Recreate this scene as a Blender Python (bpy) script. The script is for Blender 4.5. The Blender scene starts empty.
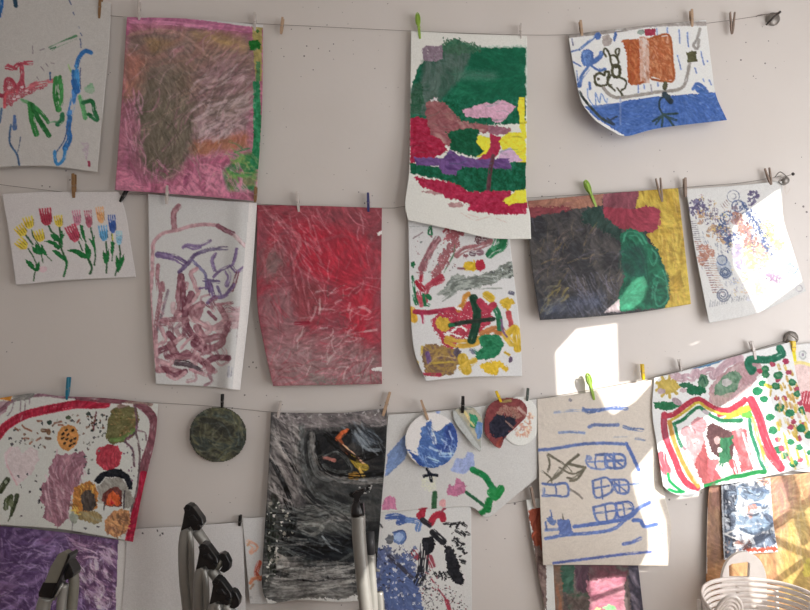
import bpy, bmesh, math
import numpy as np
from mathutils import Vector, Matrix
S = bpy.context.scene
COL = S.collection
# ------------------------------------------------------------------ camera
CAMZ, DIST, PITCH, FOC = 1.30, 2.30, math.radians(5.0), 701.5
cam_data = bpy.data.cameras.new('camera'); cam = bpy.data.objects.new('camera', cam_data); COL.objects.link(cam)
cam.location = (0, -DIST, CAMZ); cam.rotation_euler = (math.pi/2 + PITCH, 0, 0)
cam_data.sensor_width = 36.0; cam_data.lens = FOC/810*36.0; cam_data.clip_start = 0.05
S.camera = cam
# ------------------------------------------------------------------ world, sun, daylight, added fills, exposure
w = bpy.data.worlds.new('world'); S.world = w; w.use_nodes = True
w.node_tree.nodes['Background'].inputs[0].default_value = (0.75, 0.85, 1.0, 1)
w.node_tree.nodes['Background'].inputs[1].default_value = 0.6
SUN = Vector((0.70, -0.64, 0.42)).normalized()
sd = bpy.data.lights.new('sun', 'SUN'); sd.energy = 7.5; sd.angle = math.radians(0.22); sd.color = (1.0, 0.93, 0.84)
so = bpy.data.objects.new('sun', sd); COL.objects.link(so)
so.rotation_euler = SUN.to_track_quat('Z', 'Y').to_euler(); so.location = (4, -3, 4)
def area(name, loc, target, sx, sy, power, color):
    d = bpy.data.lights.new(name, 'AREA'); d.shape = 'RECTANGLE'; d.size = sx; d.size_y = sy
    d.energy = power; d.color = color
    o = bpy.data.objects.new(name, d); COL.objects.link(o); o.location = loc
    o.rotation_euler = (Vector(loc)-Vector(target)).to_track_quat('Z', 'Y').to_euler(); return o
area('window_daylight_high', (2.15, -1.1, 2.1), (0.55, 0, 1.75), 1.6, 1.0, 10.7, (1.0, 0.97, 0.95))
area('lower_right_fill', (2.15, -1.0, 1.0), (0.8, 0, 1.1), 1.4, 1.0, 21.5, (1.0, 0.985, 1.0))  # added fill lamp that brightens the lower right, no real source
area('side_fill', (2.15, -2.9, 1.3), (0.9, 0, 1.2), 1.2, 1.6, 38.0, (1.0, 0.97, 0.95))  # added lamp right of the camera to lift the right side of the wall
area('rear_fill', (0.2, -4.3, 2.2), (0, 0, 1.9), 2.2, 1.3, 16.0, (1.0, 0.97, 0.94))  # added soft fill behind the camera; the back wall has no window
S.view_settings.view_transform = 'Standard'; S.view_settings.look = 'None'
S.view_settings.gamma = 1.0; S.view_settings.use_curve_mapping = False
S.view_settings.exposure = 0.0
# ------------------------------------------------------------------ helpers
def at(px, py, Y=0.0):
    """a photo pixel to the point of the plane y = Y (scalar or arrays)"""
    a = (np.asarray(px, float)-405.0)/FOC; b = -(np.asarray(py, float)-305.0)/FOC
    c, s = math.cos(PITCH), math.sin(PITCH)
    dy = c - b*s; dz = s + b*c
    t = (np.asarray(Y, float)+DIST)/dy
    return np.stack(np.broadcast_arrays(a*t, Y + 0*t, CAMZ + dz*t), -1)
def P(px, py, Y=0.0): return Vector([float(v) for v in at(px, py, Y)])
def lin(c):
    c = np.asarray(c, float)/255.0
    return np.where(c <= 0.04045, c/12.92, ((np.maximum(c, 0)+0.055)/1.055)**2.4)
def hsh(ix, iy, seed):
    n = (ix.astype(np.int64)*374761393 + iy.astype(np.int64)*668265263 + int(seed)*982451653) & 0xffffffff
    n = ((n ^ (n >> 13))*1274126177) & 0xffffffff
    return ((n ^ (n >> 16)) & 0xffff)/65535.0
def vn(x, y, seed=0):
    ix = np.floor(x); iy = np.floor(y); fx = x-ix; fy = y-iy
    fx = fx*fx*(3-2*fx); fy = fy*fy*(3-2*fy)
    a = hsh(ix, iy, seed); b = hsh(ix+1, iy, seed); c = hsh(ix, iy+1, seed); d = hsh(ix+1, iy+1, seed)
    return (a*(1-fx)+b*fx)*(1-fy)+(c*(1-fx)+d*fx)*fy
def fbm(x, y, seed=0, o=3):
    r = 0; amp = 0.5; tot = 0
    for k in range(o):
        r = r+amp*vn(x*2**k, y*2**k, seed+17*k); tot += amp; amp *= 0.55
    return r/tot
def cat(pts, n=8):
    p = np.asarray(pts, float)
    if len(p) < 3: return np.stack([np.linspace(p[0][k], p[-1][k], n+1) for k in range(p.shape[1])], -1)
    q = np.vstack([2*p[0]-p[1], p, 2*p[-1]-p[-2]]); out = []
    for i in range(1, len(q)-2):
        for t in np.linspace(0, 1, n, endpoint=False):
            out.append(0.5*((2*q[i])+(-q[i-1]+q[i+1])*t+(2*q[i-1]-5*q[i]+4*q[i+1]-q[i+2])*t*t+(-q[i-1]+3*q[i]-3*q[i+1]+q[i+2])*t**3))
    out.append(q[-2]); return np.array(out)
def inpoly(X, Y, pts):
    m = np.zeros(X.shape, bool); n = len(pts); j = n-1
    for i in range(n):
        xi, yi = pts[i]; xj, yj = pts[j]
        if yi != yj:
            m ^= ((yi > Y) != (yj > Y)) & (X < (xj-xi)*(Y-yi)/(yj-yi)+xi)
        j = i
    return m
class Paint:
    """pigment of one sheet: colours per vertex of the flat sheet"""
    def __init__(s, X, Y, base, seed):
        s.X, s.Y = X, Y; s.C = np.empty(X.shape+(3,)); s.C[:] = base; s.seed = seed
        s.r = np.random.RandomState(seed); s.f(0, 0, 1)
        g = (vn(X*0.7, Y*0.7, seed+5)-0.5)*3.0; s.C += g[..., None]
        s.N1 = vn(X*0.9, Y*0.9, seed+1)-0.5; s.N2 = vn(X*0.35, Y*0.35, seed+2)-0.5; s.N3 = vn(X*1.6, Y*1.6, seed+3)
    wf = 1.12; ef = 1.0
    def f(s, x0, y0, sc): s.x0, s.y0, s.sc = x0, y0, sc; return s
    def pt(s, pts): return np.array([(s.x0+x/s.sc, s.y0+y/s.sc) for x, y in pts], float)
    def mix(s, m, col, a):
        s.C[m] = s.C[m]*(1-a[..., None])+np.asarray(col, float)*a[..., None]
    def poly(s, pts, col, rag=1.0, op=1.0, smooth=False, var=8, tex=0.0):
        p = s.pt(pts)
        if smooth: p = cat(np.vstack([p, p[:1]]), 6)[:-1]
        x0, y0 = p.min(0)-3; x1, y1 = p.max(0)+3
        m = (s.X > x0) & (s.X < x1) & (s.Y > y0) & (s.Y < y1)
        X = s.X[m]+s.N1[m]*rag*2+s.N2[m]*rag*2; Y = s.Y[m]+s.N1[m]*rag*-2+s.N2[m]*rag*2.4
        k = inpoly(X, Y, p).astype(float)*op
        if tex: k *= np.clip(1-(s.N3[m] < tex)*0.8, 0, 1)
        c = np.asarray(col, float)+((s.N1[m]+s.N2[m])*var*2)[..., None]
        s.C[m] = s.C[m]*(1-k[..., None])+c*k[..., None]
    def st(s, pts, w, col, op=1.0, rag=0.35, dry=0.0, var=8, w2=None, px=False):
        p = cat(s.pt(pts), 7 if len(pts) > 2 else 3); w2 = w if w2 is None else w2; w = w/s.sc*s.wf; w2 = w2/s.sc*s.wf
        W = max(w, w2)
        x0, y0 = p.min(0)-W/2-2; x1, y1 = p.max(0)+W/2+2
        m = (s.X > x0) & (s.X < x1) & (s.Y > y0) & (s.Y < y1)
        if not m.any(): return
        X, Y = s.X[m], s.Y[m]; best = np.full(X.shape, 1e9); T = np.zeros(X.shape); L = 0; off = np.zeros(X.shape)
        seg = np.hypot(*(p[1:]-p[:-1]).T); tot = seg.sum()+1e-6
        for i in range(len(p)-1):
            d = p[i+1]-p[i]; l2 = d@d+1e-9
            t = np.clip(((X-p[i, 0])*d[0]+(Y-p[i, 1])*d[1])/l2, 0, 1)
            dx = X-p[i, 0]-t*d[0]; dy = Y-p[i, 1]-t*d[1]; q = np.hypot(dx, dy); k = q < best
            best[k] = q[k]; T[k] = (L+t*seg[i])[k]; off[k] = ((dx*d[1]-dy*d[0])/math.sqrt(l2))[k]; L += seg[i]
        ww = (w+(w2-w)*T/tot)/2
        a = np.clip((ww-best+s.N1[m]*rag*2)/0.6+0.5, 0, 1)*op
        if dry: a *= np.clip((vn(T*0.12, off*1.3+50, s.seed+int(p[0, 0])) - dry)*6+0.5, 0, 1)
        c = np.asarray(col, float)+((s.N2[m])*var*2+(vn(T*.1, off*1.1+9, s.seed+3)-0.5)*var*2)[..., None]
        s.C[m] = s.C[m]*(1-a[..., None])+c*a[..., None]
    def ell(s, x, y, rx, ry, col, rot=0, **k):
        rx *= s.ef; ry *= s.ef; a = np.linspace(0, 2*math.pi, 18, endpoint=False); c, q = math.cos(rot), math.sin(rot)
        s.poly([(x+rx*math.cos(t)*c-ry*math.sin(t)*q, y+rx*math.cos(t)*q+ry*math.sin(t)*c) for t in a], col, **({'rag': 0.35}|k))
    def mot(s, pts, cols, sc=0.08, ang=0.0, an=3.0, op=1.0, rag=1.0, seed=0, contrast=1.0, soft=0):
        """brushed area: streaky ramp between several pigments"""
        p = s.pt(pts) if pts is not None else None
        if p is None: m = np.ones(s.X.shape, bool)
        else:
            x0, y0 = p.min(0)-4; x1, y1 = p.max(0)+4
            m = (s.X > x0) & (s.X < x1) & (s.Y > y0) & (s.Y < y1)
        X, Y = s.X[m], s.Y[m]; a = math.radians(ang)
        wx = (fbm(X*.03, Y*.03, s.seed+seed+7)-.5)*20
        u = (X*math.cos(a)+Y*math.sin(a)+wx)*sc/an; v = (-X*math.sin(a)+Y*math.cos(a)+wx)*sc
        q = np.clip((fbm(u, v, s.seed+seed+31, 4)-0.5)*contrast*1.7+0.5, 0, 0.9999)*(len(cols)-1)
        i = q.astype(int); fr = (q-i)[..., None]; cc = np.asarray(cols, float)
        c = cc[i]*(1-fr)+cc[i+1]*fr+((s.N3[m]-.5)*10)[..., None]
        if p is None: k = np.full(X.shape, op)
        elif soft:
            k = np.zeros(X.shape)
            for dx, dy in ((0, 0), (1, 0), (-1, 0), (0, 1), (0, -1), (.7, .7), (-.7, .7), (.7, -.7), (-.7, -.7)):
                k += inpoly(X+dx*soft+s.N2[m]*soft, Y+dy*soft+s.N1[m]*soft, p)/9.0
            k *= op
        else: k = inpoly(X+s.N1[m]*rag*2+s.N2[m]*rag*2, Y+s.N2[m]*rag*2-s.N1[m]*rag*2, p)*op
        s.C[m] = s.C[m]*(1-k[..., None])+c*k[..., None]
    def streaks(s, pts, n, ln, w, cols, ang=0, spread=25, op=0.6, curve=0.3, dry=0.35):
        """loose bristle marks inside an outline"""
        p = s.pt(pts); x0, y0 = p.min(0); x1, y1 = p.max(0); k = 0; tr = 0
        f = (s.x0, s.y0, s.sc); s.f(0, 0, 1)
        while k < n and tr < n*8:
            tr += 1; x = s.r.uniform(x0, x1); y = s.r.uniform(y0, y1)
            if not inpoly(np.array([x]), np.array([y]), p)[0]: continue
            A = ang(x, y) if callable(ang) else ang
            a = math.radians(A+s.r.uniform(-spread, spread)); l = ln*s.r.uniform(.5, 1.3)/2
            dx, dy = math.cos(a)*l, math.sin(a)*l; c = s.r.uniform(-curve, curve)
            s.st([(x-dx, y-dy), (x-dy*c, y+dx*c), (x+dx, y+dy)], w*s.r.uniform(.6, 1.4), cols[s.r.randint(len(cols))], op=op*s.r.uniform(.6, 1), dry=dry)
            k += 1
        s.f(*f)
    def dabs(s, pts, n, r0, r1, cols, op=1.0, rag=.5):
        p = s.pt(pts); x0, y0 = p.min(0); x1, y1 = p.max(0); k = tr = 0
        f = (s.x0, s.y0, s.sc); s.f(0, 0, 1)
        while k < n and tr < n*9:
            tr += 1; x = s.r.uniform(x0, x1); y = s.r.uniform(y0, y1)
            if not inpoly(np.array([x]), np.array([y]), p)[0]: continue
            r = s.r.uniform(r0, r1); s.ell(x, y, r, r*s.r.uniform(.5, 1), cols[s.r.randint(len(cols))], s.r.uniform(0, 3), op=op, rag=rag); k += 1
        s.f(*f)
def setp(o, label=None, cat_=None, group=None, kind=None):
    if label: o['label'] = label
    if cat_: o['category'] = cat_
    if group: o['group'] = group
    if kind: o['kind'] = kind
    return o
# ------------------------------------------------------------------ materials
def nodes(name):
    m = bpy.data.materials.new(name); m.use_nodes = True; nt = m.node_tree
    return m, nt, nt.nodes['Principled BSDF'], lambda t: nt.nodes.new(t), nt.links.new
def plain(name, rgb, rough=0.5, metal=0.0, noise=0.12, sc=60, bump=0.0, trans=0.0, alpha=1.0):
    m, nt, b, N, L = nodes(name); c = lin(rgb)
    nz = N('ShaderNodeTexNoise'); nz.inputs['Scale'].default_value = sc; nz.inputs['Detail'].default_value = 5
    tc = N('ShaderNodeTexCoord'); L(tc.outputs['Object'], nz.inputs['Vector'])
    rp = N('ShaderNodeValToRGB'); e = rp.color_ramp.elements
    e[0].position = .3; e[1].position = .7
    e[0].color = (*(c*(1-noise)), 1); e[1].color = (*np.minimum(c*(1+noise), 1), 1)
    L(nz.outputs['Fac'], rp.inputs['Fac']); L(rp.outputs['Color'], b.inputs['Base Color'])
    b.inputs['Roughness'].default_value = rough; b.inputs['Metallic'].default_value = metal
    b.inputs['Transmission Weight'].default_value = trans; b.inputs['Alpha'].default_value = alpha
    if bump:
        bp = N('ShaderNodeBump'); bp.inputs['Strength'].default_value = bump; bp.inputs['Distance'].default_value = .002
        L(nz.outputs['Fac'], bp.inputs['Height']); L(bp.outputs['Normal'], b.inputs['Normal'])
    return m
def wall_mat():
    m, nt, b, N, L = nodes('painted_plaster')
    tc = N('ShaderNodeTexCoord')
    n1 = N('ShaderNodeTexNoise'); n1.inputs['Scale'].default_value = 1.6; n1.inputs['Detail'].default_value = 6
    L(tc.outputs['Object'], n1.inputs['Vector'])
    r1 = N('ShaderNodeValToRGB'); e = r1.color_ramp.elements
    e[0].position = .3; e[1].position = .75; e[0].color = (.68, .645, .615, 1); e[1].color = (.75, .72, .70, 1)
    L(n1.outputs['Fac'], r1.inputs['Fac'])
    sx = N('ShaderNodeSeparateXYZ'); L(tc.outputs['Object'], sx.inputs[0]); cx = N('ShaderNodeCombineXYZ'); L(sx.outputs['X'], cx.inputs['X']); L(sx.outputs['Z'], cx.inputs['Y'])
    vo = N('ShaderNodeTexVoronoi'); vo.voronoi_dimensions = '2D'; vo.inputs['Scale'].default_value = 16.0; L(cx.outputs[0], vo.inputs['Vector'])
    n3 = N('ShaderNodeTexNoise'); n3.inputs['Scale'].default_value = 3.1; L(tc.outputs['Object'], n3.inputs['Vector'])
    mr = N('ShaderNodeMapRange'); mr.inputs[1].default_value = .5; mr.inputs[2].default_value = .72; mr.inputs[3].default_value = 0; mr.inputs[4].default_value = .07
    L(n3.outputs['Fac'], mr.inputs[0])
    lt = N('ShaderNodeMath'); lt.operation = 'LESS_THAN'; L(vo.outputs['Distance'], lt.inputs[0]); L(mr.outputs[0], lt.inputs[1])
    mx = N('ShaderNodeMixRGB'); mx.inputs[2].default_value = (.22, .2, .2, 1)
    L(lt.outputs[0], mx.inputs[0]); L(r1.outputs[0], mx.inputs[1]); L(mx.outputs[0], b.inputs['Base Color'])
    b.inputs['Roughness'].default_value = .55
    n2 = N('ShaderNodeTexNoise'); n2.inputs['Scale'].default_value = 45; n2.inputs['Detail'].default_value = 4
    L(tc.outputs['Object'], n2.inputs['Vector'])
    bp = N('ShaderNodeBump'); bp.inputs['Strength'].default_value = .12; bp.inputs['Distance'].default_value = .003
    L(n2.outputs['Fac'], bp.inputs['Height']); L(bp.outputs['Normal'], b.inputs['Normal'])
    return m
def paint_mat(name, rough, bump):
    m, nt, b, N, L = nodes(name)
    at_ = N('ShaderNodeAttribute'); at_.attribute_name = 'pigment'
    tc = N('ShaderNodeTexCoord'); n = N('ShaderNodeTexNoise'); n.inputs['Scale'].default_value = 260; n.inputs['Detail'].default_value = 3
    L(tc.outputs['Object'], n.inputs['Vector'])
    mr = N('ShaderNodeMapRange'); mr.inputs[1].default_value = .3; mr.inputs[2].default_value = .7; mr.inputs[3].default_value = .93; mr.inputs[4].default_value = 1.05
    L(n.outputs['Fac'], mr.inputs[0])
    mu = N('ShaderNodeVectorMath'); mu.operation = 'SCALE'; L(at_.outputs['Color'], mu.inputs[0]); L(mr.outputs[0], mu.inputs['Scale'])
    L(mu.outputs[0], b.inputs['Base Color']); b.inputs['Roughness'].default_value = rough; b.inputs['Specular IOR Level'].default_value = .22
    bw = N('ShaderNodeRGBToBW'); L(at_.outputs['Color'], bw.inputs[0])
    ad = N('ShaderNodeMath'); ad.operation = 'MULTIPLY_ADD'; ad.inputs[1].default_value = .25
    L(n.outputs['Fac'], ad.inputs[0]); L(bw.outputs[0], ad.inputs[2])
    bp = N('ShaderNodeBump'); bp.inputs['Strength'].default_value = bump; bp.inputs['Distance'].default_value = .0015
    L(ad.outputs[0], bp.inputs['Height']); L(bp.outputs['Normal'], b.inputs['Normal'])
    return m
M_DRAW = paint_mat('drawing_paper', .75, .15); M_TEMP = paint_mat('tempera_paper', .42, .6)
M_WALL = wall_mat()
# ------------------------------------------------------------------ room
def box_obj(name, lo, hi, mat, parent=None, bevel=0):
    bm = bmesh.new(); bmesh.ops.create_cube(bm, size=1)
    for v in bm.verts: v.co = Vector([(lo[k]+hi[k])/2+v.co[k]*(hi[k]-lo[k]) for k in range(3)])
    if bevel: bmesh.ops.bevel(bm, geom=bm.edges[:], offset=bevel, segments=2, affect='EDGES')
    return link(name, bm, mat, parent)
def link(name, bm, mat, parent=None, smooth=False):
    me = bpy.data.meshes.new(name); bm.to_mesh(me); bm.free(); me.materials.append(mat)
    if smooth: me.polygons.foreach_set('use_smooth', [True]*len(me.polygons))
    o = bpy.data.objects.new(name, me); COL.objects.link(o)
    if parent is not None: o.parent = parent
    return o
XL, XR, YB, ZC = -2.6, 2.3, -4.6, 3.3
M_FLOOR = plain('floor_vinyl', (150, 125, 100), .5, sc=4)
setp(box_obj('wall_front', (XL-.1, 0, 0), (XR+.1, .1, ZC), M_WALL), kind='structure')
setp(box_obj('wall_left', (XL-.1, YB, 0), (XL, 0, ZC), M_WALL), kind='structure')
setp(box_obj('wall_back', (XL-.1, YB-.1, 0), (XR+.1, YB, ZC), M_WALL), kind='structure')
setp(box_obj('floor', (XL-.1, YB-.1, -.1), (XR+.1, .1, 0), M_FLOOR), kind='structure')
setp(box_obj('ceiling', (XL-.1, YB-.1, ZC), (XR+.1, .1, ZC+.1), M_WALL), kind='structure')
# right wall with its window, and an added unseen mask cut to shape sun patches
WY0, WY1, WZ0, WZ1 = -3.05, -0.12, 0.9, 3.05
bm = bmesh.new()
def quadbox(bm, lo, hi):
    r = bmesh.ops.create_cube(bm, size=1)
    for v in r['verts']: v.co = Vector([(lo[k]+hi[k])/2+v.co[k]*(hi[k]-lo[k]) for k in range(3)])
quadbox(bm, (XR, YB, 0), (XR+.1, WY0, ZC)); quadbox(bm, (XR, WY1, 0), (XR+.1, 0, ZC))
quadbox(bm, (XR, WY0, 0), (XR+.1, WY1, WZ0)); quadbox(bm, (XR, WY0, WZ1), (XR+.1, WY1, ZC))
setp(link('wall_right', bm, M_WALL), kind='structure')
def tosun(px, py, d):
    p = at(px, py, -d); t = (XR+.02-p[0])/SUN[0]
    return (p[1]+t*SUN[1], p[2]+t*SUN[2])
GAPS = [
 [(554,352,0),(575,329,0),(618,323,0),(619.5,382,0),(640,378,.01),(659,374,.024),(659,378,.025),(638,401,.027),(622,411,.028),(615,415,.028),(606,409,.027),(598,395,.023),(590,392,.01),(556,396,0)],
 [(629,474,.026),(656,443,.026),(690,425,.030),(720,407,.030),(766,373,.027),(771,400,.03),(781,425,.036),(815,447,.045),(850,460,.045),(870,530,.022),(812,555,.022),(794,582,.022),(782,640,.022),(738,640,.022),(732,560,.028),(731,488,.036),(700,493,.036),(666,497,.042),(671,520,.04),(670,566,.043),(639,566,.044),(648,550,.042),(648,530,.039),(637,503,.032),(632,487,.028)],
 [(742,214,.023),(773,192,.022),(781,188,.022),(784,217,.023),(793,247,.026),(804,281,.028),(757,315,.034),(744,287,.033),(733,266,.031),(730,230,.026)],
 [(644,276,.028),(648,283,.028),(645,299,.03),(640,304,.032),(634,309,.032),(602,312,.033),(619,299,.032),(627,287,.03),(634,279,.029)],
 [(589,579,.022),(624,575,.022),(625,585,.022),(589,597,.022)], [(589,603,.023),(626,589,.022),(633,650,.024),(589,650,.024)],
 [(359,584,.38),(368,567,.38),(377,558,.36),(386,585,.34),(388,640,.34),(362,640,.38)],
 [(689,345,0),(700,340,0),(701,341.5,0),(690,346.5,0)],
]
cu = bpy.data.curves.new('sun_mask', 'CURVE'); cu.dimensions = '2D'; cu.fill_mode = 'BOTH'; cu.extrude = .004
def spl(pts):
    s = cu.splines.new('POLY'); s.points.add(len(pts)-1)
    for q, (a, b) in zip(s.points, pts): q.co = (a, b, 0, 1)
    s.use_cyclic_u = True
spl([(WY0-.05, WZ0-.05), (WY1+.05, WZ0-.05), (WY1+.05, WZ1+.05), (WY0-.05, WZ1+.05)])
for g in GAPS: spl([tosun(*q) for q in g])
co = bpy.data.objects.new('tmp', cu); COL.objects.link(co)
dg = bpy.context.evaluated_depsgraph_get(); me = bpy.data.meshes.new_from_object(co.evaluated_get(dg))
bpy.data.objects.remove(co)
me.transform(Matrix(((0, 0, 1, XR+.02), (1, 0, 0, 0), (0, 1, 0, 0), (0, 0, 0, 1))))
me.materials.clear(); me.materials.append(plain('sun_mask_brown', (150, 130, 105), .9))
setp((lambda o: (COL.objects.link(o), o)[1])(bpy.data.objects.new('sun_mask', me)), kind='structure')
# thin unseen bars added to throw the crossing shadows low on the right
M_BAR = plain('white_lacquer', (225, 220, 215), .4)
def bar(a, b, wd, d=.024):
    k = .03/SUN[0]; (y0, z0), (y1, z1) = [(y+k*SUN[1]*.5, z+k*SUN[2]*.5) for y, z in (tosun(*a, d), tosun(*b, d))]
    bm = bmesh.new(); L_ = math.hypot(y1-y0, z1-z0); quadbox(bm, (-.006, 0, -wd/2), (.006, L_, wd/2))
    bm.transform(Matrix.Translation((XR+.035, y0, z0)) @ Matrix.Rotation(math.atan2(z1-z0, y1-y0), 4, 'X'))
    return link('shadow_bar', bm, M_BAR, bpy.data.objects['sun_mask'])
bar((740,549), (814,499), .026); bar((788,468), (808,542), .026); bar((772,539), (818,558), .016); bar((758,594), (820,550), .018)
# ------------------------------------------------------------------ sheets
RES = 1.35
def c1(v, t):
    v = np.asarray(v, float); n = len(v)
    if n == 1: return np.full_like(t, v[0])
    x = np.clip(t*(n-1), 0, n-1-1e-9); i = x.astype(int); f = x-i
    g = lambda k: v[np.clip(k, 0, n-1)]
    a, b, c, d = g(i-1), g(i), g(i+1), g(i+2)
    return 0.5*(2*b+(c-a)*f+(2*a-5*b+4*c-d)*f*f+(3*b-a-3*c+d)*f**3)
def edge(pts, t):
    p = cat(pts, 10) if len(pts) > 2 else np.array(pts, float)
    s = np.r_[0, np.cumsum(np.hypot(*(p[1:]-p[:-1]).T))]; s /= s[-1]
    return np.stack([np.interp(t, s, p[:, 0]), np.interp(t, s, p[:, 1])], -1)
def sheet(name, top, right, bottom, left, depth, white, base, fn, mat=None, seed=1, label='', cat_='painting', group=None, wrk=.12, relief=None, cut=None):
    """top/bottom run left to right, left/right run top to bottom; depth in cm off the wall, rows top to bottom"""
    h = max(np.hypot(*(np.array(left[-1])-left[0])), np.hypot(*(np.array(right[-1])-right[0])))
    wd = max(np.hypot(*(np.array(top[-1])-top[0])), np.hypot(*(np.array(bottom[-1])-bottom[0])))
    nu, nv = max(6, int(wd*RES)), max(6, int(h*RES))
    u = np.linspace(0, 1, nu); v = np.linspace(0, 1, nv)
    T, B, Lf, R = edge(top, u), edge(bottom, u), edge(left, v), edge(right, v)
    U, V = np.meshgrid(u, v)
    U_, V_ = U[..., None], V[..., None]
    Q = (1-V_)*T[None]+V_*B[None]+(1-U_)*Lf[:, None]+U_*R[:, None]-((1-U_)*(1-V_)*T[0]+U_*(1-V_)*T[-1]+(1-U_)*V_*B[0]+U_*V_*B[-1])
    X, Y = Q[..., 0], Q[..., 1]
    rows = [c1(r, u) for r in depth]
    D = np.stack([c1([r[k] for r in rows], v) for k in range(nu)], 1)
    D = D+(fbm(X*.035, Y*.02, seed+90)-.5)*wrk*2*np.minimum(1, V*4)
    W = at(X, Y, -D/100.0).reshape(-1, 3)
    p = Paint(X, Y, base, seed); fn(p)
    C = np.clip(p.C, 0, 255)
    sat = (C.max(-1)-C.min(-1))/255.0; lum = C@np.array([.3, .59, .11]); dark = np.clip((np.mean(white)-lum)/60, 0, 1)
    # bristle relief: streaks that follow a slowly turning direction
    th = (fbm(X*.018, Y*.018, seed+61, 2)*2.2+seed*.37) % 1.0*math.pi; g = np.zeros(X.shape); wsum = np.zeros(X.shape)
    for k in range(8):
        a = k*math.pi/8; wt = np.maximum(0, np.cos(th-a)**2-.6)**2+1e-6
        g += wt*(fbm((X*math.cos(a)+Y*math.sin(a))*.13, (-X*math.sin(a)+Y*math.cos(a))*(.75 if mat is not M_TEMP else .5), seed+200+k, 3)-.5); wsum += wt
    g = g/wsum*2.4
    am = (relief if relief is not None else (.27 if mat is M_TEMP else .18))*dark
    C = C*(1+am[...]*g)[..., None]+(np.maximum(g, 0)*am*26)[..., None]
    wl = float(np.mean(white)); red = (C[..., 0] > C[..., 1]+12) & (C[..., 2] > C[..., 1]); C[..., 2] = np.where(red, C[..., 2]-(C[..., 2]-C[..., 1])*.28, C[..., 2])
    C = C*(1-float(np.interp(wl, [150, 205], [.34, .15]))*sat*dark)[..., None]; l2 = (C@np.array([.3, .59, .11]))[..., None]; C = C*.88+l2*.12
    Lw = lin(np.array(white, float)); p.C = C
    A = np.clip(0.80*lin(np.clip(p.C, 0, 255))/Lw, .004, .9).reshape(-1, 3)
    keep = np.ones((nv-1, nu-1), bool)
    if cut is not None: keep = cut((X[1:, 1:]+X[:-1, :-1])/2, (Y[1:, 1:]+Y[:-1, :-1])/2)
    idx = np.arange(nu*nv).reshape(nv, nu)
    q = np.stack([idx[:-1, :-1], idx[1:, :-1], idx[1:, 1:], idx[:-1, 1:]], -1)[keep].reshape(-1, 4)
    if cut is not None:
        us = np.unique(q); mp = np.full(nu*nv, -1); mp[us] = np.arange(len(us)); q = mp[q]; W = W[us]; A = A[us]
    me = bpy.data.meshes.new(name); n = len(W); me.vertices.add(n); me.vertices.foreach_set('co', W.astype(np.float32).ravel())
    f = len(q); me.loops.add(f*4); me.loops.foreach_set('vertex_index', q.astype(np.int32).ravel())
    me.polygons.add(f); me.polygons.foreach_set('loop_start', np.arange(0, f*4, 4, dtype=np.int32)); me.polygons.foreach_set('loop_total', np.full(f, 4, dtype=np.int32))
    me.polygons.foreach_set('use_smooth', np.ones(f, bool))
    ca = me.color_attributes.new('pigment', 'FLOAT_COLOR', 'POINT'); ca.data.foreach_set('color', np.c_[A, np.ones(n)].astype(np.float32).ravel())
    me.update(calc_edges=True); me.validate(); me.materials.append(mat or M_DRAW)
    o = bpy.data.objects.new(name, me); COL.objects.link(o)
    md = o.modifiers.new('thickness', 'SOLIDIFY'); md.thickness = .0006; md.offset = 0
    return setp(o, label, cat_, group)
def disc_cut(cx, cy, rx, ry, rot=0, also=None):
    def f(X, Y):
        c, s = math.cos(rot), math.sin(rot); a = ((X-cx)*c+(Y-cy)*s)/rx; b = (-(X-cx)*s+(Y-cy)*c)/ry
        k = a*a+b*b < 1
        return k & also(X, Y) if also else k
    return f
def poly_cut(pts, smooth=True):
    p = cat(pts+pts[:1], 8)[:-1] if smooth else np.array(pts, float)
    return lambda X, Y: inpoly(X, Y, p)
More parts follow.
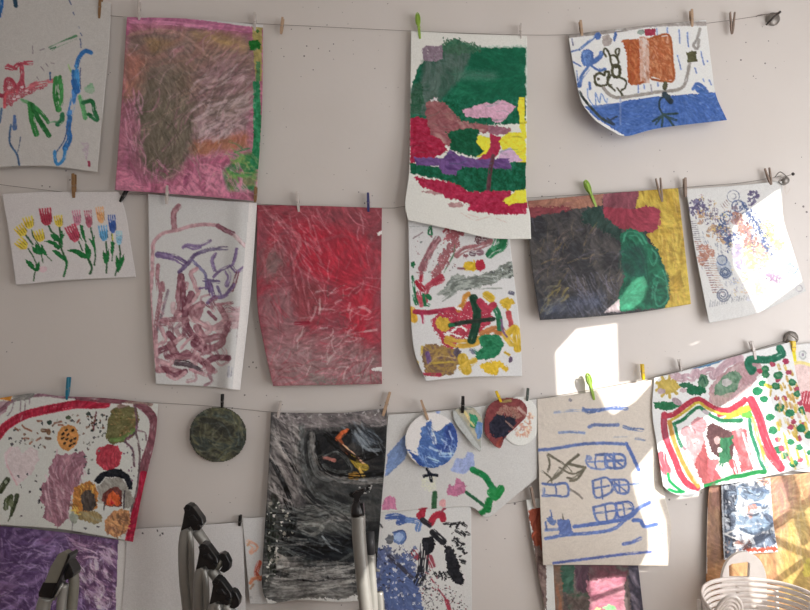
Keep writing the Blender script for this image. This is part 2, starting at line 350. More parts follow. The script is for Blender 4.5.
# ================================================================== TOP ROW
def f1(p):
    red, grn, blu = (176, 62, 78), (42, 112, 48), (44, 100, 158)
    p.f(0, 0, 6.75)
    p.st([(10,-30),(12,30),(-2,110)], 22, blu, dry=.25); p.st([(98,-20),(108,38)], 26, (25, 50, 66))
    for q in ([(465,0),(480,30)],[(495,85),(502,100)],[(528,180),(534,190)],[(545,225),(552,240)],[(540,262),(548,290)],[(546,295),(548,320)],[(545,460),(540,520),(545,600)]):
        p.st(q, 7, (62, 70, 100), dry=.3)
    p.st([(45,455),(90,460),(135,430),(212,425)], 26, red, dry=.3); p.st([(55,440),(110,465)], 16, red)
    p.st([(145,440),(150,520),(120,600)], 26, red, dry=.15); p.st([(35,600),(45,540),(75,540),(110,590)], 24, red, dry=.1)
    p.st([(180,600),(260,560),(370,545)], 30, (186, 86, 92), dry=.45); p.st([(150,520),(160,600)], 20, red, dry=.3)
    p.st([(340,330),(420,290),(510,250)], 26, (60, 104, 66), dry=.5); p.st([(345,330),(375,320)], 12, (52, 92, 60), dry=.3)
    for q in ([(220,310),(222,360)],[(270,340),(350,310)],[(275,450),(300,480)],[(310,430),(325,450)],[(345,425),(365,430)],[(250,520),(262,540)]): p.st(q, 5, (110, 92, 96), dry=.4)
    p.st([(615,355),(580,345),(555,360),(530,400),(515,450)], 26, blu, dry=.12); p.st([(495,480),(500,610)], 22, blu, dry=.1)
    p.st([(515,450),(520,520),(525,610)], 30, (60, 130, 186), dry=.25); p.st([(405,520),(410,600)], 22, (38, 96, 42)); p.st([(465,440),(475,480)], 14, (130, 150, 90), dry=.4); p.st([(338,490),(340,540)], 9, (50, 76, 110))
    p.ell(610, 582, 24, 18, (100, 138, 96), rag=.6, op=.8); p.st([(380,545),(375,605)], 12, (80, 110, 80), dry=.4)
    p.f(0, 85, 6.75)
    p.poly([(25,10),(60,-40),(110,0),(150,-40),(160,40),(230,20),(330,-10),(320,10),(200,60),(130,95),(90,130),(30,160),(25,90)], red, rag=.8, op=.8, tex=.3)
    p.st([(0,70),(30,75)], 26, (150, 40, 64)); p.st([(30,150),(40,60),(110,40)], 18, (196, 70, 80), dry=.2)
    for x, y in ((65,20),(95,95),(120,80),(150,15),(180,40)): p.ell(x, y, 13, 9, (196, 150, 148))
    p.st([(12,160),(0,250)], 14, (70, 92, 120), dry=.2)
    p.st([(150,100),(200,125),(240,150)], 22, (96, 140, 90), dry=.3); p.st([(205,130),(215,230),(245,330)], 34, grn, dry=.1); p.st([(220,140),(255,220),(330,340)], 30, (30, 92, 40), dry=.05)
    p.st([(250,160),(300,215),(325,250)], 22, grn, dry=.2); p.st([(330,255),(375,250),(410,255)], 12, (90, 130, 90), dry=.4)
    p.st([(380,-40),(375,60),(395,165)], 36, grn, dry=.2); p.st([(412,-30),(415,100),(400,170)], 24, (58, 128, 60), dry=.15); p.st([(420,200),(418,235),(390,265)], 30, (36, 100, 60), dry=.15)
    p.st([(540,80),(560,150),(575,220)], 28, (84, 142, 84), dry=.25); p.st([(560,120),(620,110),(640,180),(655,235),(600,200)], 26, (30, 92, 48), dry=.1); p.ell(605,30,34,26,(116,146,110),op=.6,rag=.8)
    p.st([(515,-20),(490,120),(470,200)], 34, (66, 120, 178), dry=.3); p.st([(500,-20),(520,40)], 40, (40,96,160), dry=.1)
    p.st([(470,220),(462,300),(470,360),(440,430)], 30, (44, 100, 160), dry=.08, w2=34); p.st([(468,250),(430,380),(375,460)], 7, (60, 76, 110)); p.st([(440,430),(430,500),(390,535),(372,500),(370,450)], 20, (50, 118, 170), dry=.1)
    p.st([(98,210),(100,290)], 16, (70, 92, 134), w2=30, dry=.15); p.st([(75,270),(65,340),(70,400),(115,470),(130,540)], 13, (60, 82, 110), dry=.2); p.st([(140,350),(125,430),(112,470)], 5, (70, 80, 100))
    for k in range(9): p.st([(545+k*7,390+k*8),(600-k*2,400+k*11),(555+k*4,440+k*9)], 3, (150, 120, 132), op=.7)
    p.st([(600,520),(603,545)], 14, (150, 40, 70)); p.st([(85,552),(95,552)], 8, (90,110,110))
sheet('hanging_drawing', [(-30,-14),(40,-6),(111,3)], [(111,3),(109,45),(103,110),(97,172)], [(-30,170),(0,167),(47,166),(97,172)], [(-30,-14),(-30,170)],
      [[2.3,2.4,2.4],[3,3.2,2.6],[3.2,3.6,3.4]], (176,163,155), (166,152,142), f1, seed=11,
      label='white paper with red, green and blue loose brush marks in the top left corner', cat_='drawing', group=None)

def f2(p):
    p.f(115, 10, 5.226)
    p.C[:] = (168, 96, 124)
    p.mot(None, [(176,92,132),(156,86,108),(186,112,140),(150,92,104)], .12, 0, 3)
    p.mot([(60,120),(400,90),(700,140),(740,260),(720,500),(600,560),(60,560),(40,300)], [(120,90,76),(140,100,86),(112,92,80),(150,104,100)], .12, -20, 3, op=.9, soft=4)
    p.mot([(50,215),(160,240),(140,420),(60,700),(40,520)], [(150,92,80),(168,100,84),(140,88,80)], .1, 85, 3, op=.8, soft=5)
    p.mot([(390,110),(560,120),(700,165),(690,230),(500,170),(400,145)], [(168,128,70),(150,112,84),(176,136,78)], .12, 10, 3, op=.75, soft=3)
    p.mot([(150,145),(330,160),(230,220),(190,230)], [(150,116,66),(140,104,80)], .12, 10, 3, op=.7, soft=3)
    p.st([(70,130),(200,105),(340,125),(450,210),(560,300)], 16, (160,116,104), op=.7, dry=.2); p.st([(80,150),(220,125),(330,150)], 10, (112,84,78), op=.6, dry=.2)
    p.mot([(420,330),(540,250),(720,280),(720,420),(560,520),(420,520)], [(136,92,98),(108,82,78),(154,112,116),(124,94,92)], .16, -35, 3, op=.8, soft=6)
    br = lambda x, y: -45 if x > 195 else (-60+ (y-30)*.6)
    p.f(110, 100, 5.0625)
    p.mot([(60,0),(420,0),(440,180),(400,330),(330,400),(240,430),(160,360),(110,200)], [(100,86,70),(84,74,60),(112,94,78),(96,82,68)], .12, 75, 4, op=.95, soft=7)
    p.mot([(180,-160),(420,-200),(400,-60),(430,190),(380,280),(120,260),(90,60)], [(96,84,70),(110,94,80),(86,76,62)], .12, 60, 4, op=.75, soft=9)
    p.mot([(45,20),(120,0),(150,140),(130,220),(170,340),(260,420),(100,420),(40,300)], [(160,84,116),(140,78,98),(180,104,130)], .12, 80, 4, op=.75, soft=3)
    p.mot([(440,80),(600,-20),(710,-30),(700,160),(560,200),(430,210)], [(146,116,112),(116,94,86),(170,142,138),(104,84,78)], .2, -30, 3, op=.8, soft=5)
    p.mot([(420,215),(560,190),(700,160),(700,250),(560,260),(480,290),(410,270)], [(166,92,66),(170,104,72),(150,92,70)], .15, -20, 2, op=.9, soft=3)
    p.mot([(400,290),(600,270),(620,350),(560,420),(720,440),(720,500),(560,490),(330,480),(40,440),(30,330),(110,380),(160,420),(260,420),(320,400)], [(190,90,132),(160,80,110),(206,118,150),(150,84,104)], .16, 20, 2, op=.85, soft=2)
    p.mot([(640,290),(720,260),(745,300),(735,460),(600,460),(570,360)], [(60,130,60),(120,140,70),(40,110,58),(140,132,84)], .16, 20, 2, op=.95, soft=2)
    p.mot([(590,400),(730,390),(730,430),(600,440)], [(100,80,66),(120,96,76)], .2, -10, 3, op=.7, soft=2)
    p.f(115, 10, 5.226)
    p.poly([(722,370),(755,370),(765,560),(755,830),(700,850),(722,700)], (34,116,72), rag=.5, var=14)
    p.poly([(720,90),(770,90),(765,370),(735,370),(720,200)], (150,128,70), rag=.5)
    p.poly([(738,270),(760,270),(756,370),(735,372)], (70,110,66), rag=.5); p.ell(728,183,32,32,(20,98,30), rag=1); p.ell(745,112,9,9,(50,90,40))
    whole = [(60,110),(730,170),(725,560),(600,900),(200,900),(50,600)]
    p.streaks(whole, 130, 22, 1.3, [(176,130,134),(170,128,112),(90,76,64),(160,96,116)], -50, 30, .5)
    p.streaks([(430,330),(720,300),(700,640),(430,700)], 70, 18, 2, [(176,146,142),(186,154,156),(100,80,76)], -40, 22, .55)
    p.streaks([(200,400),(420,300),(420,820),(180,850)], 60, 28, 1.2, [(130,110,90),(70,60,50),(150,116,110)], 70, 25, .5)
    p.streaks([(40,450),(130,450),(160,800),(60,780)], 40, 24, 1.4, [(196,130,156),(120,76,90),(190,120,140)], 82, 10, .6)
    p.streaks([(50,800),(700,820),(700,960),(30,900)], 50, 14, 2, [(210,130,160),(150,70,110),(196,110,150)], 60, 50, .6)
    p.streaks([(600,700),(740,700),(730,900),(600,870)], 30, 12, 2, [(40,116,60),(90,150,70),(150,140,90)], 20, 40, .7)
    p.poly([(60,-10),(800,-10),(790,92),(690,88),(400,52),(120,40),(62,30)], (176,164,160), rag=.2, var=3)
    p.st([(70,40),(250,50),(480,75),(700,105)], 32, (172,92,134), dry=.15); p.st([(80,60),(300,70),(500,95)], 18, (186,110,148), dry=.3)
    p.st([(60,30),(62,120)], 20, (172,88,128))
sheet('hanging_painting', [(127,17),(195,19),(263,25)], [(263,25),(262,110),(256,201)], [(115,190),(160,193),(210,197),(256,201)], [(127,17),(121,110),(115,190)],
      [[2.3,2.3,2.3],[3,2.6,2.6],[4,4.2,3.8]], (180,168,163), (176,164,160), f2, mat=M_TEMP, seed=12,
      label='pink and brown swirled painting with a green right edge and white top margin')

def f3(p):
    p.f(400, 20, 5.786)
    G, DG, GR = (14,92,60), (10,74,48), (70,84,72)
    p.poly([(100,290),(128,240),(200,210),(260,140),(330,110),(400,150),(480,160),(600,160),(728,160),(725,600),(60,620),(62,400)], G, rag=.8, var=14)
    p.mot([(380,170),(725,165),(722,450),(500,470),(300,440),(330,330)], [(14,98,62),(10,84,54),(24,108,70)], .12, 5, 4, op=.8, soft=3)
    p.mot([(60,400),(120,350),(130,235),(200,215),(270,160),(360,130),(420,180),(360,330),(250,450),(140,560),(60,530)], [(66,84,70),(52,76,60),(86,96,84),(60,80,64)], .12, 85, 3, op=.95, soft=2)
    p.poly([(240,140),(262,100),(300,120),(330,105),(370,130),(450,140),(480,170),(440,200),(300,200),(250,190)], (58,92,64), rag=1.6, op=.9, tex=.3)
    p.mot([(300,290),(560,300),(560,345),(300,340)], [(92,118,98),(70,104,80)], .15, 0, 4, op=.7, soft=3)
    p.poly([(130,165),(150,150),(245,150),(248,225),(200,240),(140,240),(128,200)], (132,104,112), rag=.5, tex=.1)
    p.poly([(55,440),(90,370),(120,350),(140,470),(120,540),(60,560)], (42,80,54), rag=1.4, tex=.25)
    p.poly([(360,520),(400,512),(430,500),(500,475),(530,490),(570,462),(610,470),(670,500),(640,540),(580,598),(540,590),(520,560),(440,568),(380,560)], (202,142,158), rag=.5, smooth=False, var=10)
    p.poly([(690,445),(720,450),(722,620),(690,620),(695,560),(680,520)], (222,186,30), rag=.4)
    p.mot([(150,480),(200,450),(270,490),(330,560),(400,620),(420,680),(150,760),(150,600)], [(158,92,84),(140,72,72),(178,118,104)], .2, 40, 3, rag=1)
    p.poly([(175,460),(215,448),(218,472),(200,462),(180,475)], (200,180,170), rag=.4)
    p.poly([(60,570),(110,560),(160,575),(165,760),(60,760)], (186,30,72), rag=.8)
    p.f(400, 120, 4.88)
    p.poly([(50,0),(130,0),(150,70),(210,100),(230,150),(150,190),(50,215)], (184,30,70), rag=.8, var=12)
    p.mot([(130,0),(260,0),(400,20),(540,40),(530,70),(380,60),(250,60),(240,130),(200,100),(150,70)], [(160,92,88),(140,70,72),(182,128,114)], .2, 30, 3, rag=1)
    p.poly([(430,25),(530,40),(540,75),(440,70)], (142,82,96), rag=.6)
    p.poly([(220,60),(300,45),(380,45),(390,80),(400,120),(410,160),(370,185),(300,165),(240,140),(245,90)], (10,78,46), rag=1)
    p.poly([(385,75),(440,85),(440,140),(410,175),(375,180),(410,150),(370,110)], (222,192,34), rag=.5)
    p.poly([(440,70),(490,80),(490,140),(470,180),(430,190),(380,205),(370,195),(420,160),(440,130)], (190,40,80), rag=.6)
    p.poly([(480,100),(530,60),(590,60),(580,0),(615,0),(615,210),(560,200),(500,150)], (222,188,34), rag=.6)
    p.poly([(490,150),(540,135),(600,200),(540,205),(480,195)], (196,148,172), rag=.6)
    p.poly([(50,210),(150,225),(220,235),(320,225),(450,230),(560,205),(615,205),(615,345),(340,352),(290,320),(200,290),(50,262)], (8,84,52), rag=.6, var=14)
    p.mot([(65,180),(210,185),(240,140),(280,170),(370,190),(460,190),(530,185),(550,245),(460,235),(300,230),(270,270),(205,262),(190,225),(80,220)], [(98,58,128),(116,74,144),(80,44,112)], .2, 20, 3, rag=.8)
    p.st([(455,175),(440,250),(430,345)], 18, (92,50,56), dry=.15)
    p.poly([(65,275),(140,285),(230,300),(290,320),(340,352),(540,345),(540,400),(620,400),(622,460),(480,462),(380,450),(330,440),(340,415),(260,385),(220,385),(215,365),(110,330)], (190,32,76), rag=.9, var=12)
    p.poly([(500,390),(530,380),(560,345),(615,338),(618,400),(560,405),(530,415)], (222,190,36), rag=.7)
    p.poly([(100,345),(160,345),(210,362),(170,365),(110,352)], (170,120,112), rag=.5); p.poly([(230,405),(290,402),(312,415),(270,430),(240,420)], (172,120,112), rag=.6)
    for q in ([(300,455),(360,490)],[(370,490),(440,470)],[(470,480),(520,500)],[(330,460),(380,475)],[(600,440),(608,455)]): p.st(q, 3, (190,140,120), op=.5)
    p.streaks([(10,-230),(600,-230),(600,340),(10,200)], 60, 16, 1, [(10,70,46),(30,112,76),(60,90,70)], 5, 20, .3)
sheet('hanging_painting', [(411,31),(470,34),(527,36)], [(527,36),(527,120),(526,190),(530,215),(531,239)], [(408,220),(450,229),(490,238),(531,239)], [(411,31),(410,110),(409,170),(405,203),(408,220)],
      [[2.3,2.3,2.3],[2.8,2.6,2.6],[3.0,2.6,2.8],[5.0,4.6,5.0],[5.4,5.6,6.0]], (196,180,168), (204,188,170), f3, seed=13,
      label='tall painting of a green landscape with pink, purple and yellow patches')

def f4(p):
    p.wf = 1.1
    B, BR, OL, OR = (78,108,172), (120,106,98), (70,66,42), (184,92,44)
    p.f(545, 0, 3.057)
    p.poly([(120,325),(160,330),(240,310),(300,300),(480,285),(530,282),(565,370),(480,390),(380,395),(250,420),(160,365)], (64,98,168), rag=.5, var=14)
    p.mot([(120,325),(240,312),(480,287),(530,282),(560,368),(380,392),(250,415),(160,365)], [(56,88,160),(84,116,184),(60,92,164),(104,132,190)], .25, 10, 2, op=.8, rag=.4)
    p.f(560, 20, 5.083)
    p.st([(35,85),(100,75),(250,60),(385,38)], 18, (140,128,122), dry=.15)
    p.st([(100,150),(190,75)], 12, (96,124,178), dry=.2); p.ell(192,82,17,20,B); p.ell(280,85,8,26,B, rot=.15)
    p.ell(238,105,25,30,(162,146,140), rag=.6); p.ell(138,192,34,46,B, rag=.5)
    for k in range(5): p.st([(115+k*8,160),(130+k*8,225)], 3, (120,150,204))
    p.st([(55,162),(100,150)], 6, B); p.st([(60,210),(105,235)], 6, B); p.st([(160,220),(200,190),(210,170)], 22, B, dry=.1)
    p.st([(150,235),(110,290),(98,330)], 20, (84,116,178), dry=.2); p.ell(98,330,14,16,B); p.st([(150,225),(200,255),(230,250)], 14, B, dry=.15); p.st([(85,260),(90,310)], 5, B)
    p.st([(150,320),(152,350)], 12, B); p.st([(140,350),(145,400),(180,440),(180,370),(200,420),(210,375),(235,420),(240,400)], 5, (110,140,196)); p.st([(60,95),(66,128)], 5, (110,110,140))
    p.st([(235,185),(222,165),(228,145),(245,160),(255,190)], 9, OL); p.st([(285,175),(282,155),(298,145),(300,165),(290,190)], 9, OL)
    p.st([(255,190),(260,180),(285,185),(297,215),(285,240),(262,225),(255,190)], 10, OL); p.st([(270,230),(300,235),(302,280),(280,290),(265,265),(270,230)], 14, OL)
    p.st([(175,285),(200,270),(225,280),(230,262),(250,268),(240,300)], 11, OL); p.st([(175,285),(182,325),(215,335),(240,325),(245,300)], 11, OL); p.ell(195,300,7,7,OL)
    p.st([(265,345),(240,320),(260,280)], 9, OL); p.st([(300,290),(335,310),(330,345),(310,360),(315,385)], 9, OL); p.st([(290,345),(320,385)], 8, OL); p.st([(260,330),(245,330),(280,360)], 7, OL)
    p.st([(100,365),(120,400),(200,490),(270,530)], 12, (52,58,56), dry=.1); p.st([(230,520),(290,490)], 8, (48,60,80)); p.st([(240,500),(275,530)], 9, (48,60,80))
    p.mot([(315,105),(330,100),(400,98),(420,110),(430,310),(365,330),(345,320),(340,180)], [(176,80,40),(200,112,66),(168,72,36),(206,130,90)], .3, 60, 2, rag=.4)
    p.f(640, 20, 5.083)
    p.mot([(40,100),(80,85),(150,80),(160,120),(172,300),(140,310),(60,290),(40,310),(20,200)], [(188,96,50),(206,130,88),(176,82,42),(212,150,120)], .3, 60, 2, rag=.4)
    p.mot([(-5,85),(45,85),(50,320),(0,325)], [(200,150,130),(206,180,170),(180,110,80)], .3, 85, 2, op=.8, rag=.4)
    p.st([(40,100),(90,82),(150,82),(165,200),(172,300),(130,312),(60,300)], 10, (174,84,38)); p.st([(-90,110),(-60,110),(-60,200),(-50,320)], 10, (174,84,38)); p.st([(-40,320),(-15,325),(15,315)], 12, (176,84,40))
    p.poly([(20,48),(80,42),(78,80),(45,80),(25,75)], (176,50,84), rag=.5); p.ell(5,62,20,12,(130,140,130))
    p.st([(-60,42),(60,25),(200,20),(345,18)], 20, (156,142,136), dry=.12)
    for x, y, X2, Y2 in ((85,45,88,75),(138,40,140,65),(198,50,203,118),(240,65,246,135),(190,180,208,250),(310,160,325,228),(280,245,287,270),(320,300,325,312),(352,305,362,328),(342,208,344,212),(20,330,22,350),(90,320,92,336),(-10,330,-8,370)): p.st([(x,y),(X2,Y2)], 6, (104,128,186))
    p.st([(305,45),(290,95),(272,130),(292,145),(300,100)], 13, (150,140,134)); p.poly([(235,165),(285,155),(292,212),(245,220)], (84,80,52), rag=.4)
    p.st([(252,222),(240,280),(225,330),(190,355),(100,365),(0,380),(-110,395),(-160,375),(-185,345)], 15, (148,136,128), dry=.08)
    p.ell(127,335,13,23,(84,80,56)); p.ell(300,355,38,14,(70,104,172),rot=.6); p.st([(270,350),(290,325),(320,340),(340,365)], 16, (78,110,176), dry=.1)
    p.st([(125,378),(155,415)], 26, (44,56,66)); p.st([(150,385),(105,400),(98,440),(110,470),(120,480)], 9, (44,60,70))
    for q in ([(120,480),(65,515)],[(115,480),(80,530)],[(120,480),(150,510),(175,545)],[(120,480),(190,475)],[(118,480),(110,540)],[(130,490),(185,510)]): p.st(q, 10, (44,64,64), dry=.15)
    p.st([(60,365),(55,330)], 6, (150,140,150)); p.st([(-100,400),(-100,530)], 8, (130,140,176), op=.6)
sheet('hanging_drawing', [(568,35),(600,31),(660,24),(706,20)], [(706,20),(712,70),(716,95),(727,120)], [(596,121),(612,131),(627,136),(660,128),(727,120)], [(568,35),(575,75),(582,103),(596,121)],
      [[2.3,2.3,2.3],[4.0,2.6,3.0],[9,6,6]], (206,196,192), (214,206,206), f4, seed=14,
      label='white drawing of an orange-sailed ship on a blue sea', cat_='drawing')

# ================================================================== SECOND ROW
def tulip(p, x, y, w_, h_, col, rot=0, tines=4):
    c, s = math.cos(rot), math.sin(rot); R = lambda a, b: (x+a*c-b*s, y+a*s+b*c)
    p.poly([R(-w_*.42,-h_*.12), R(w_*.42,-h_*.12), R(w_*.45,h_*.2), R(w_*.2,h_*.45), R(-w_*.2,h_*.45), R(-w_*.45,h_*.2)], col, rag=.25, smooth=True, op=.9)
    for k in range(tines):
        a = (k/(tines-1)-.5)*w_*.85; p.st([R(a*.9, h_*.2), R(a*1.05, -h_*.5)], w_*.15, col, dry=.1)
        p.st([R(a*.85+w_*.07, h_*.3), R(a+w_*.09, -h_*.2)], w_*.05, np.array(col)*.62, op=.8)
def f5(p):
    Yl, Rd, Gn = (194,154,44), (176,46,76), (22,92,44)
    leaf = lambda pts, c=Gn: p.poly(pts, c, rag=.3, smooth=True)
    p.f(0, 185, 5.81)
    for q, w_ in (([(185,260),(195,300),(230,360),(250,450)],6),([(150,290),(190,345)],9),([(215,350),(260,400),(300,440)],5),([(165,370),(195,420),(212,465),(205,500),(195,555)],7),([(285,240),(300,270),(330,300),(350,350),(375,420),(388,460),(370,530)],10),([(347,245),(352,300),(358,340)],9)): p.st([*q], w_, (40,70,40))
    leaf([(180,350),(240,385),(245,405),(200,395)]); leaf([(205,335),(235,360),(245,400),(225,400),(205,370)]); leaf([(240,340),(272,400),(265,410),(238,385)])
    leaf([(145,430),(190,455),(205,500),(185,490),(160,465)]); leaf([(232,440),(228,490),(205,500),(212,465)])
    leaf([(250,325),(310,325),(350,360),(335,375),(300,345)]); leaf([(300,375),(340,385),(380,430),(375,440),(330,410)]); leaf([(290,285),(340,290),(340,330),(310,320)]); leaf([(372,280),(372,300),(350,335),(345,310)]); p.st([(375,420),(388,460),(370,530)], 17, Gn, w2=6)
    for x, y, r in ((168,222,-.25),(125,268,-.65),(230,298,-.3),(130,345,-.85)): tulip(p, x, y, 58, 68, Yl, r)
    tulip(p, 268, 188, 68, 100, Rd, -.12, 5); tulip(p, 341, 212, 48, 66, Yl, -.15)
    p.f(60, 185, 5.81)
    for q, w_ in (([(120,235),(128,280),(150,330)],8),([(110,330),(130,380)],7),([(165,430),(185,480),(175,515)],12),([(178,250),(190,300),(205,400),(200,465)],8),([(268,330),(272,400),(270,510)],8),([(300,280),(308,350),(302,440)],6),([(345,350),(350,420),(320,525)],8)): p.st(q, w_, (34,66,40))
    leaf([(120,245),(140,270),(148,320),(130,305)]); leaf([(110,260),(120,300),(135,330),(112,300)]); leaf([(38,380),(90,370),(140,395),(165,425),(130,425),(80,395)]); leaf([(145,325),(160,350),(182,390),(170,430),(148,410)])
    leaf([(168,310),(195,330),(205,380),(192,360)]); leaf([(200,285),(205,350),(205,400),(192,340)]); leaf([(248,375),(270,410),(268,460),(250,430)]); leaf([(285,370),(285,430),(270,460),(272,400)]); leaf([(296,330),(318,340),(305,410),(295,380)]); leaf([(328,405),(350,460),(335,500),(322,450)]); leaf([(372,400),(370,450),(335,510),(345,450)]); p.st([(128,260),(130,240)],12,Gn)
    tulip(p, 98, 193, 46, 90, (176,104,136), -.12); tulip(p, 166, 200, 40, 100, (170,76,106), -.1); tulip(p, 78, 285, 66, 100, (184,58,92), -.42, 5); tulip(p, 235, 177, 44, 96, (214,130,84), -.12)
    tulip(p, 304, 230, 42, 108, (48,74,150), -.08); tulip(p, 253, 282, 50, 90, (76,132,180), -.12); tulip(p, 343, 310, 34, 80, (118,154,190), 0)
    p.st([(306,290),(306,320)], 5, (200,170,40)); p.st([(10,270),(12,360)],8,Gn)
    p.f(0,185,5.81); p.ell(250,490,24,20,(190,120,150),op=.35,rag=.2)
sheet('hanging_drawing', [(2,194),(40,192),(75,192),(119,192)], [(119,192),(126,215),(130,240),(136,277)], [(16,285),(70,280),(136,277)], [(2,194),(9,235),(16,285)],
      [[2.2,2.2,2.2],[2.8,2.4,1.4],[3.2,2.2,.9]], (170,156,158), (170,153,158), f5, seed=15,
      label='white sheet of yellow, red, pink and blue printed tulips with green leaves', cat_='drawing')

def f6(p):
    M1, M2, M3, PU = (140,88,100), (110,56,74), (164,116,126), (104,78,134)
    p.f(140, 190, 6.1); s = lambda q, w_, c, d=.15, **k: p.st(q, w_*1.18, c, dry=d, var=16, op=k.pop('op', .92), **k)
    s([(235,100),(205,145),(210,235)], 26, M1, .1); s([(75,350),(90,310),(140,265),(230,245),(310,220),(400,210),(465,215)], 16, M3, .05); s([(475,218),(520,245),(565,265)], 22, M2, .05); s([(580,280),(640,340)], 20, (170,136,142), .2); s([(80,350),(75,430),(78,520)], 16, M3)
    s([(110,395),(150,400),(215,415),(270,445)], 30, PU, .15); s([(240,500),(300,440),(330,400),(370,380)], 18, (88,66,116)); s([(262,350),(290,335),(360,340),(430,310)], 14, PU); s([(370,380),(440,360),(530,355)], 18, (90,74,110)); s([(280,345),(330,360),(370,350)], 10, PU)
    s([(325,435),(370,480),(400,520),(405,600)], 14, (96,84,130)); s([(590,360),(575,430),(555,460),(490,490),(450,530)], 14, PU); s([(460,390),(440,430),(455,490)], 16, PU); s([(555,460),(590,500),(640,465)], 16, PU, .3); s([(530,500),(545,530),(530,580)], 22, (130,104,160), .3)
    s([(345,480),(310,510),(330,560),(340,610)], 20, M3); s([(250,530),(245,610)], 34, M2, .1); s([(595,505),(580,560),(560,610)], 18, M2); s([(390,550),(480,560)], 16, (80,60,110)); s([(420,570),(430,610)], 26, PU)
    s([(70,500),(72,560),(66,610)], 16, M3); s([(110,460),(105,540),(115,610)], 18, M1); s([(135,570),(140,610)], 22, M1); s([(285,570),(280,600)], 20, M3)
    p.f(140, 285, 5.545)
    s([(55,0),(60,120),(75,300),(90,420)], 14, M3); s([(120,0),(110,90),(92,200),(85,300)], 18, M1); s([(155,30),(135,110),(100,250)], 12, (120,96,110)); s([(235,-10),(215,60),(225,120),(205,170)], 30, M1, .1); s([(240,0),(235,140)], 26, M2, .25)
    s([(285,50),(260,120),(250,200),(290,280),(340,300)], 30, M2, .05); s([(330,20),(310,70),(250,130)], 16, M3); s([(340,110),(290,140),(310,180),(330,140)], 34, M1, .05); s([(120,200),(200,190),(260,195)], 22, M1); s([(300,190),(350,220),(400,240),(460,210)], 24, M3)
    s([(440,120),(470,170),(485,230),(460,290)], 26, M1, .05); s([(430,110),(510,100)], 14, M1); s([(490,165),(550,160)], 60, M3, .2, op=.7); s([(500,215),(545,215)], 40, M3, .2, op=.6)
    s([(375,100),(410,70),(470,60),(520,0)], 16, PU); s([(385,0),(400,50)], 26, PU, .2); s([(430,10),(450,60)], 12, (88,70,120)); s([(330,20),(380,10)], 9, PU); s([(370,110),(400,130)],10,M2)
    s([(315,235),(350,290)], 32, M1, .1); s([(350,310),(440,285),(455,320),(400,350),(350,340)], 30, M1, .05); s([(305,325),(345,350)], 40, M2, 0); s([(380,150),(420,190)], 14, M2)
    s([(200,240),(225,225)], 5, (80,80,100)); s([(110,220),(140,300),(110,330)], 18, M3); s([(160,270),(190,320),(100,370)], 26, M2, .1); s([(190,320),(240,280)], 20, M3); s([(300,360),(270,400),(150,400)], 22, M1); s([(170,330),(210,400),(260,380)], 34, M1, .1)
    s([(270,390),(340,420),(400,470)], 28, M1, .1); s([(360,440),(410,405),(490,405)], 26, M2, .05); s([(200,430),(270,440),(330,475)], 26, (70,52,62), .1); s([(100,470),(170,470),(240,490)], 28, M1, .05); s([(130,450),(180,500),(250,480)], 24, M2, .1); s([(150,500),(200,520),(250,485)], 14, M3); s([(280,470),(370,500)], 16, M3, .2)
    s([(90,310),(95,440),(110,470)], 14, M3); s([(230,350),(260,310),(290,290)], 14, M3); s([(100,420),(160,440),(180,410)], 24, M3); p.ell(450,250,34,24,M3,op=.6)
    s([(205,380),(300,400),(350,440)], 12, M2); s([(540,200),(540,340)],5,(110,90,100)); s([(500,460),(495,500)], 20, (140,130,140), .3)
    for k in range(46):
        x = p.r.uniform(70, 500); y = p.r.uniform(110, 500); a = p.r.uniform(0, 6.3); l = p.r.uniform(30, 80)
        if x < 90+(y-110)*.05: continue
        s([(x, y), (x+l*.6*math.cos(a), y+l*.6*math.sin(a)), (x+l*math.cos(a+.7), y+l*math.sin(a+.7))], p.r.uniform(10, 24), [M1, M3, M3, M2][k % 4], .3, op=.6)
    p.f(140,190,6.1); p.poly([(668,70),(720,80),(640,1250),(560,1250)], (206,194,190), rag=0, var=2)  # folded strip, painted lighter as if turned to the light
sheet('hanging_drawing', [(148,194),(200,199),(257,203)], [(257,203),(251,290),(240,390)], [(156,384),(200,386),(240,390)], [(148,194),(150,290),(156,384)],
      [[2.2,2.2,2.2,2.2,2.2,2.4,3.0,2.2],[2.6,2.5,2.4,2.3,2.2,2.5,4.0,2.2],[3.0,2.8,2.6,2.4,2.2,2.6,4.4,2.2]], (176,163,162), (172,160,160), f6, seed=16,
      label='narrow white drawing of tangled mauve and purple brush lines, folded at its right edge', cat_='drawing')

